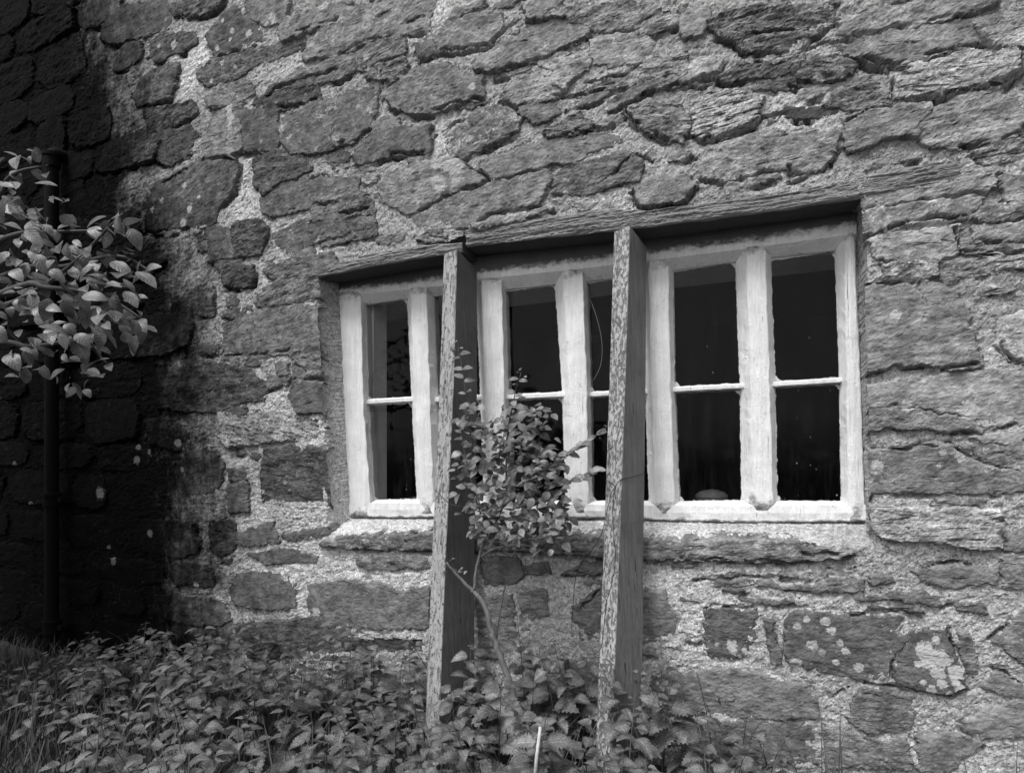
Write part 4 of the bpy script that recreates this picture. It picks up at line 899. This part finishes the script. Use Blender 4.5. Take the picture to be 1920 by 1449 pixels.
# dense part of the crown (photograph pixels), thinner at the rim
blobs = [(905, 840, 45, 52, 30), (960, 810, 48, 45, 30), (1005, 855, 52, 45, 38), (935, 900, 52, 50, 36), (1000, 915, 58, 42, 42), (900, 975, 34, 40, 22), (950, 985, 55, 45, 40), (1015, 990, 55, 45, 38), (1010, 775, 28, 20, 10), (1045, 935, 30, 30, 12), (885, 900, 30, 55, 12), (960, 760, 30, 14, 7), (880, 780, 22, 20, 8), (862, 850, 16, 70, 10), (1050, 990, 24, 30, 10)]
cnt = 0
for cx, cy, rx, ry, k in blobs:
    for _ in range(int(k * .68)):
        a, q = r.uniform(0, 6.283), math.sqrt(r.uniform(0, 1.25)); p = U(cx + rx * q * math.cos(a), cy + ry * q * math.sin(a), -.24 + r.uniform(-.12, .09) * math.sqrt(max(.1, 1 - q * q * .6)))
        d = Vector((r.uniform(-1, 1), r.uniform(-.9, .3), r.uniform(-.8, .35))); put_leaf('leaf', SHL[r.randrange(4)], p, d, (r.uniform(-.4, .6), -.75 + r.uniform(-.4, .4), .7), r.uniform(.030, .049), shrub, SH_B); cnt += 1
for L in BR[2:4] + BR[5:] + BR[:2]:          # leaves in pairs along the outer twigs
    for i in range(len(L) // 4, len(L), 3):
        for s in (-1, 1):
            if cnt > 330: break
            d = Vector((s * r.uniform(.5, 1), r.uniform(-.7, .2), r.uniform(-.2, .5))); put_leaf('leaf', SHL[r.randrange(4)], L[i] + np.array([0, 0, r.uniform(-.01, .01)]), d, (0.1, -.7, .7), r.uniform(.032, .048), shrub, SH_B); cnt += 1
for x, y in ((977, 690), (972, 700), (984, 705), (981, 715), (968, 720), (1132, 797), (1136, 806), (1120, 812), (857, 640), (862, 652), (852, 655), (843, 1052), (850, 1068), (868, 1065), (858, 1072), (876, 1070), (848, 1048)):
    put_leaf('leaf', SHL[r.randrange(4)], U(x, y, -.26 if y > 1000 else -.18), rdir(r), (0, -.6, .7), r.uniform(.016, .026), shrub, SH_B)

# the many more leaves packed inside the crown
FV = []; FF = []; FA = []; FS = []; nf = 0; SHS = [leaf_shape(8, .29 + .03 * i, .0, .06 + .12 * i, .12, i, 1.35) for i in range(4)]
for cx, cy, rx, ry, k in blobs:
    for _ in range(int(k * 1.25)):
        a, q = r.uniform(0, 6.283), math.sqrt(r.uniform(0, .9)); p = U(cx + rx * q * math.cos(a), cy + ry * q * math.sin(a), -.20 + r.uniform(-.12, .10))
        Vl, Fl, al, sd = SHS[r.randrange(4)]; M = np.array(frame((r.uniform(-1, 1), r.uniform(-.9, .3), r.uniform(-.8, .4)), (r.uniform(-.5, .6), -.7 + r.uniform(-.5, .5), .7)))
        W = (Vl * r.uniform(.028, .046)) @ M.T + np.array(p) - SH_B; FV.append(W); FF.append(np.array(Fl) + nf); FA.append(al); FS.append(sd); nf += len(W)
mesh_np('foliage', np.concatenate(FV), np.concatenate(FF), MAT['shrub'], shrub, dict(along=np.concatenate(FA), side=np.concatenate(FS)))['kind'] = 'stuff'

# wire and bits
def strand(name, px, label, cat, rad, mat):
    L = smooth_line([U(x, y, Y) for x, y, Y in px], 6); V, F = tube(L, rad, 5); tag(mesh_py(name, V, F, mat, smooth=True), label, cat)
def post_y(y): return float(np.interp(y, [424, 720, 1060, 1290], [-.055, -.13, -.22, -.29]))
strand('wire', [(1207, 888, -.06), (1185, 894, post_y(894) + .05), (1163, 900, post_y(900) - .004), (1153, 918, post_y(918) - .006), (1149, 955, post_y(955) - .006), (1151, 1005, post_y(1005) - .007), (1154, 1045, post_y(1045) - .007), (1148, 1090, post_y(1090) - .007), (1137, 1130, post_y(1130) - .007), (1131, 1190, post_y(1190) - .008), (1124, 1218, post_y(1218) - .01), (1102, 1232, -.30), (1080, 1240, -.28)],
       'thin rusty wire wound over the face of the flaking prop', 'wire', .0014, MAT['wire'])
strand('wire', [(1136, 900, -.19), (1152, 911, post_y(911) - .006), (1146, 925, post_y(925) - .006), (1140, 950, post_y(950) - .006), (1128, 1000, -.19), (1110, 1030, -.17), (1092, 1052, -.14), (1080, 1080, -.12), (1076, 1115, -.11), (1072, 1180, -.12)],
       'loose wire trailing from the flaking prop towards the shrub', 'wire', .0013, MAT['wire'])
V, F = tube([U(1002, 1470, -.95), U(1006, 1420, -.94), U(1013, 1362, -.93)], [.005, .0045, .004], 7); tag(mesh_py('dead_stalk', V, F, MAT['straw'], smooth=True), 'pale bleached dead stalk standing upright among the nettles', 'stalk')
V, F = tube([U(-60, 1258, -.16), U(0, 1268, -.15), U(95, 1286, -.14), U(130, 1293, -.13)], .012, 9); tag(mesh_py('rod', V, F, plain('grey_rod', .22, .5, 60, .6), smooth=True), 'grey rod lying along the foot of the blackened wall by the down pipe', 'rod')

# ------------------------------------------------------------------ nettles
NL = [leaf_shape(16, .34 + .03 * i, .30, .12 + .12 * i, .22, 40 + i, .9) for i in range(4)]
def nettle(rr, H, lean):
    """one nettle: stem line and list of leaves (pos, dir, normal, size, variant)"""
    stem = []; n = 6; ax, ay = lean
    for i in range(n + 1): t = i / n; stem.append((ax * t * t * H, ay * t * t * H, H * t))
    leaves = []; k = 0; z = H * .30; ph = rr.uniform(0, 3.14)
    while z < H:
        t = z / H; sz = (.088 - .046 * max(0, t - .35) / .65) * rr.uniform(.7, 1.2) * min(1, .5 + H * 1.6)
        if t > .93: sz *= .65
        for s in (0, math.pi):
            a = ph + k * math.pi / 2 + s + rr.uniform(-.3, .3); drop = rr.uniform(-.25, .25) + .45 * (t - .6)
            d = Vector((math.cos(a), math.sin(a), drop)); p = Vector((ax * t * t * H, ay * t * t * H, z)) + Vector((math.cos(a), math.sin(a), .3)) * sz * .25
            leaves.append((p, d, Vector((rr.uniform(-.3, .3), rr.uniform(-.55, .15), 1)), sz, rr.randrange(4)))
        k += 1; z += max(.016, (.062 - .032 * t)) * rr.uniform(.8, 1.2)
    return stem, leaves
def bed_height(x, y):
    pts = [(-4.2, .18), (-3.3, .24), (-2.8, .30), (-2.2, .36), (-1.6, .38), (-1.0, .38), (-.50, .46), (-.25, .46), (-.05, .26), (.35, .15), (.8, .17), (1.6, .2)]
    return float(np.interp(x, [p[0] for p in pts], [p[1] for p in pts]))
rr = random.Random(5); BV = []; BA = []; BS = []; BF = []; SV = []; SF = []; nb = 0
spots = []
for _ in range(6000):
    x = rr.uniform(-3.6, 1.5); y = -(.06 + 1.2 * rr.random() ** 1.15)
    if x < -2.1 and y < -.75 + .3 * (x + 2.1): continue
    if x < -2.6 and rr.random() < .45: continue
    if abs(x + 1.0) < .26 and y > -.42: continue                      # the shrub's stem stays bare
    if any((x - a) ** 2 + (y - b) ** 2 < .0062 for a, b in spots): continue
    spots.append((x, y))
    if len(spots) >= 360: break
singles = []
for (x, y) in spots:
    H = bed_height(x, y) * rr.uniform(.66, 1.12) * (1.0 if y > -.55 else .92)
    v0 = np.array([x, y + .03, 0]) - np.array(CAM); t_ = -S_ * v0[0] + C_ * v0[1]; pxs = 960 + FPX * (C_ * v0[0] + S_ * v0[1]) / t_
    H *= 1 + .35 * float(noise(np.array(x * 3.1), np.array(y * 3.1), 66)); lean = (rr.uniform(-.3, .3), rr.uniform(-.45, .15))
    for pa, pb, foot in ((1085, 1175, 1375), (780, 865, 1330)):          # the prop feet stay in sight
        if pa < pxs < pb and y < -.3: H = min(H, max(.09, CAM[2] - (foot - HOR) / FPX * t_ - .03)); lean = (lean[0] * .3, lean[1] * .3)
    stem, lv = nettle(rr, H, lean)
    V, F = tube([(x + a, y + b, c) for a, b, c in stem], np.linspace(.0026, .0012, len(stem)), 5, False)
    o = len(SV); SV += [tuple(v) for v in V]; SF += [tuple(o + i for i in f) for f in F]
    for p, d, nn, sz, va in lv:
        Vl, Fl, al, sd = NL[va]; M = np.array(frame(d, nn)); W = (Vl * sz) @ M.T + np.array([x + p.x, y + p.y, p.z])
        BV.append(W); BF.append(np.array(Fl) + nb); BA.append(al); BS.append(sd); nb += len(W)
bed = mesh_np('nettle_bed', np.concatenate(BV), np.concatenate(BF), MAT['nettle'], None, dict(along=np.concatenate(BA), side=np.concatenate(BS))); tag(bed, 'dense bed of stinging nettles along the foot of the wall', 'nettles', kind='stuff')
st_ = mesh_py('nettle_stems', SV, SF, MAT['stem'], bed, smooth=True); st_['kind'] = 'stuff'
# nettles that can be told apart
NM = [leaf_mesh('leaf', (16, .34 + .03 * i, .30, .12 + .12 * i, .22, 40 + i, .9), MAT['nettle']) for i in range(4)]
SINGLE = [(857, 1285, -.42, .46, 'nettle with toothed leaves standing against the foot of the plain prop'), (905, 1240, -.24, .46, 'nettle beside the bare crooked shrub stem, on the plain prop side'), (1010, 1215, -.16, .50, 'broad leaved nettle behind the bare crooked shrub stem'),
          (1045, 1240, -.20, .44, 'broad leaved nettle between the shrub stem and the flaking prop'), (1240, 1265, -.26, .44, 'tall nettle just beyond the flaking prop, against bare stone'),
          (700, 1205, -.14, .44, 'tall nettle against the wall below the window corner'), (310, 1185, -.12, .30, 'nettle at the edge of the blackened wall'), (1000, 1330, -.75, .42, 'nettle with pale top leaves among the bed before the shrub'),
          (885, 1195, -.20, .5, 'nettle rising against the dark side of the plain prop'), (985, 1165, -.10, .5, 'thin tall nettle close to the wall behind the shrub stem'), (1090, 1215, -.14, .5, 'drooping nettle tucked beside the flaking prop on the shrub side'), (935, 1265, -.42, .4, 'nettle covering the foot of the bare shrub stem')]
for k, (px, py, Y, H, lab) in enumerate(SINGLE):
    p = U(px, py, Y); H = max(.22, p[2]); base = np.array([p[0], Y, 0]); root = empty('nettle', tuple(base)); tag(root, lab, 'nettle')
    stem, lv = nettle(rr, H, (rr.uniform(-.1, .1), rr.uniform(-.12, .02))); V, F = tube(stem, np.linspace(.003, .0014, len(stem)), 6, False); mesh_py('stem', V, F, MAT['stem'], root, smooth=True)
    for q, d, nn, sz, va in lv: put_leaf('leaf', NM[va], q, d, nn + Vector((0, -.5, 0)), sz * 1.35, root, (0, 0, 0))

# ------------------------------------------------------------------ grass
rg = np.random.default_rng(4); GV = []; GF = []; n = 0
def blades(N, xa, xb, ya, yb, h0, h1):
    global n
    for _ in range(N):
        x, y = rg.uniform(xa, xb), rg.uniform(ya, yb); h = rg.uniform(h0, h1); a = rg.uniform(0, 6.28); b = rg.uniform(.1, .8) * h; wd = rg.uniform(.0015, .0032); c, s = math.cos(a), math.sin(a)
        for t, f in ((0, 1), (.4, .9), (.75, .6), (1, .08)):
            px_, py_ = x + c * b * t * t, y + s * b * t * t; GV.append((px_ - s * wd * f, py_ + c * wd * f, h * (t - .25 * t * t * b / h))); GV.append((px_ + s * wd * f, py_ - c * wd * f, h * (t - .25 * t * t * b / h)))
        for i in range(3): GF.append((n + 2 * i, n + 2 * i + 1, n + 2 * i + 3, n + 2 * i + 2))
        n += 8
blades(9000, -5.0, -1.7, -1.5, -.15, .06, .19); blades(900, -3.2, 1.2, -1.2, -.1, .15, .42); blades(2500, -6, -2.5, -3, -1.5, .08, .2)
tag(mesh_np('grass', np.array(GV), np.array(GF), MAT['grass']), 'rough uncut grass beside the nettle bed', 'grass', kind='stuff')

# ------------------------------------------------------------------ the small tree reaching in from the side
TB = np.array([-3.7, -1.45, 0.0]); tree = empty('tree', tuple(TB)); tag(tree, 'small broad leaved tree in front of the blackened wall and down pipe', 'tree')
def limb(name, pts, r0, r1):
    L = smooth_line(pts, 5); V, F = tube(L, np.linspace(r0, r1, len(L)), 8); mesh_py(name, np.array(V) - TB, F, MAT['twig'], tree, smooth=True); return L
limb('trunk', [(-3.7, -1.45, -.03), (-3.66, -1.44, .6), (-3.6, -1.4, 1.2), (-3.6, -1.38, 1.9), (-3.7, -1.4, 2.7)], .055, .02)
tips = []
def tl(px, py, Y): return np.array(U(px, py, Y))
for ctl in ([(-3.6, -1.4, 1.3), tl(-60, 600, -1.15), tl(40, 560, -1.1), tl(130, 500, -1.05), tl(230, 400, -1.0)], [(-3.6, -1.4, 1.5), tl(-60, 480, -1.1), tl(30, 440, -1.1), tl(90, 435, -1.05), tl(200, 432, -1.0)], [(-3.6, -1.4, 1.6), tl(-50, 400, -1.1), tl(20, 330, -1.1), tl(90, 310, -1.05)],
            [(-3.6, -1.4, 1.15), tl(-60, 660, -1.1), tl(60, 650, -1.05), tl(150, 640, -1.0), tl(200, 680, -1.0)], [(-3.6, -1.4, 1.3), tl(-20, 560, -1.2), tl(90, 540, -1.15), tl(200, 560, -1.05), tl(270, 600, -1.0)], [(-3.6, -1.4, 1.4), tl(0, 520, -1.0), tl(120, 500, -.95), tl(220, 480, -.95), tl(285, 510, -.95)]):
    tips.append(limb('branch', ctl, .013, .003))
TL = [leaf_mesh('leaf', (10, .26 + .03 * i, .0, .06 + .12 * i, .12, 20 + i, 1.35), MAT['tree']) for i in range(4)]
r = random.Random(33); cnt = 0
def tleaf(p):
    d = Vector((r.uniform(-.3, 1.2), r.uniform(-.8, .5), r.uniform(-1.1, .3))); put_leaf('leaf', TL[r.randrange(4)], p, d, (r.uniform(-.7, .9), -.4 + r.uniform(-.8, .6), .8), r.uniform(.030, .076), tree, TB)
tb = [(40, 420, 60, 60, 26), (90, 520, 75, 70, 52), (30, 560, 60, 90, 34), (150, 500, 60, 60, 34), (140, 600, 70, 60, 38), (205, 560, 50, 60, 22), (60, 680, 70, 40, 22), (150, 700, 35, 40, 12), (30, 330, 45, 50, 18), (90, 400, 40, 40, 12), (215, 420, 40, 20, 10), (250, 520, 35, 30, 10), (235, 610, 30, 40, 10)]
for cx, cy, rx, ry, k in tb:
    for _ in range(k):
        a, q = r.uniform(0, 6.283), math.sqrt(r.uniform(0, 1)); tleaf(U(cx + rx * q * math.cos(a), cy + ry * q * math.sin(a), -1.08 + r.uniform(-.22, .22)))
for L in tips:
    for i in range(len(L) * 3 // 4, len(L)):
        tleaf(L[i] + np.array([r.uniform(-.02, .02), r.uniform(-.03, .03), r.uniform(-.02, .03)]))
# unseen rest of the crown, placed out of view to shade the blackened wall
CV = []; CF = []; CA = []; CS = []; n = 0; r2 = random.Random(8)
for _ in range(5200):
    a, b, q = r2.uniform(0, 6.283), r2.uniform(-1, 1), r2.random() ** .4; s = math.sqrt(1 - b * b)
    p = np.array([-4.15 + 1.05 * q * s * math.cos(a), -1.55 + .75 * q * s * math.sin(a), 2.25 + 1.25 * q * b])
    v = p - np.array(CAM); bear = math.degrees(math.atan2(-v[0], v[1]))
    if bear < 66: continue                                             # stays beyond the photographed branches
    Vl, Fl, al, sd = leaf_shape(4, .33, 0, .2, .25, r2.randrange(9)); M = np.array(frame(rdir(r2, -.3), (r2.uniform(-.5, .5), r2.uniform(-.6, .3), .9))); W = (Vl * r2.uniform(.06, .09)) @ M.T + p - TB
    CV.append(W); CF.append(np.array(Fl) + n); CA.append(al); CS.append(sd); n += len(W)
cr = mesh_np('crown', np.concatenate(CV), np.concatenate(CF), MAT['tree'], tree, dict(along=np.concatenate(CA), side=np.concatenate(CS))); cr['kind'] = 'stuff'
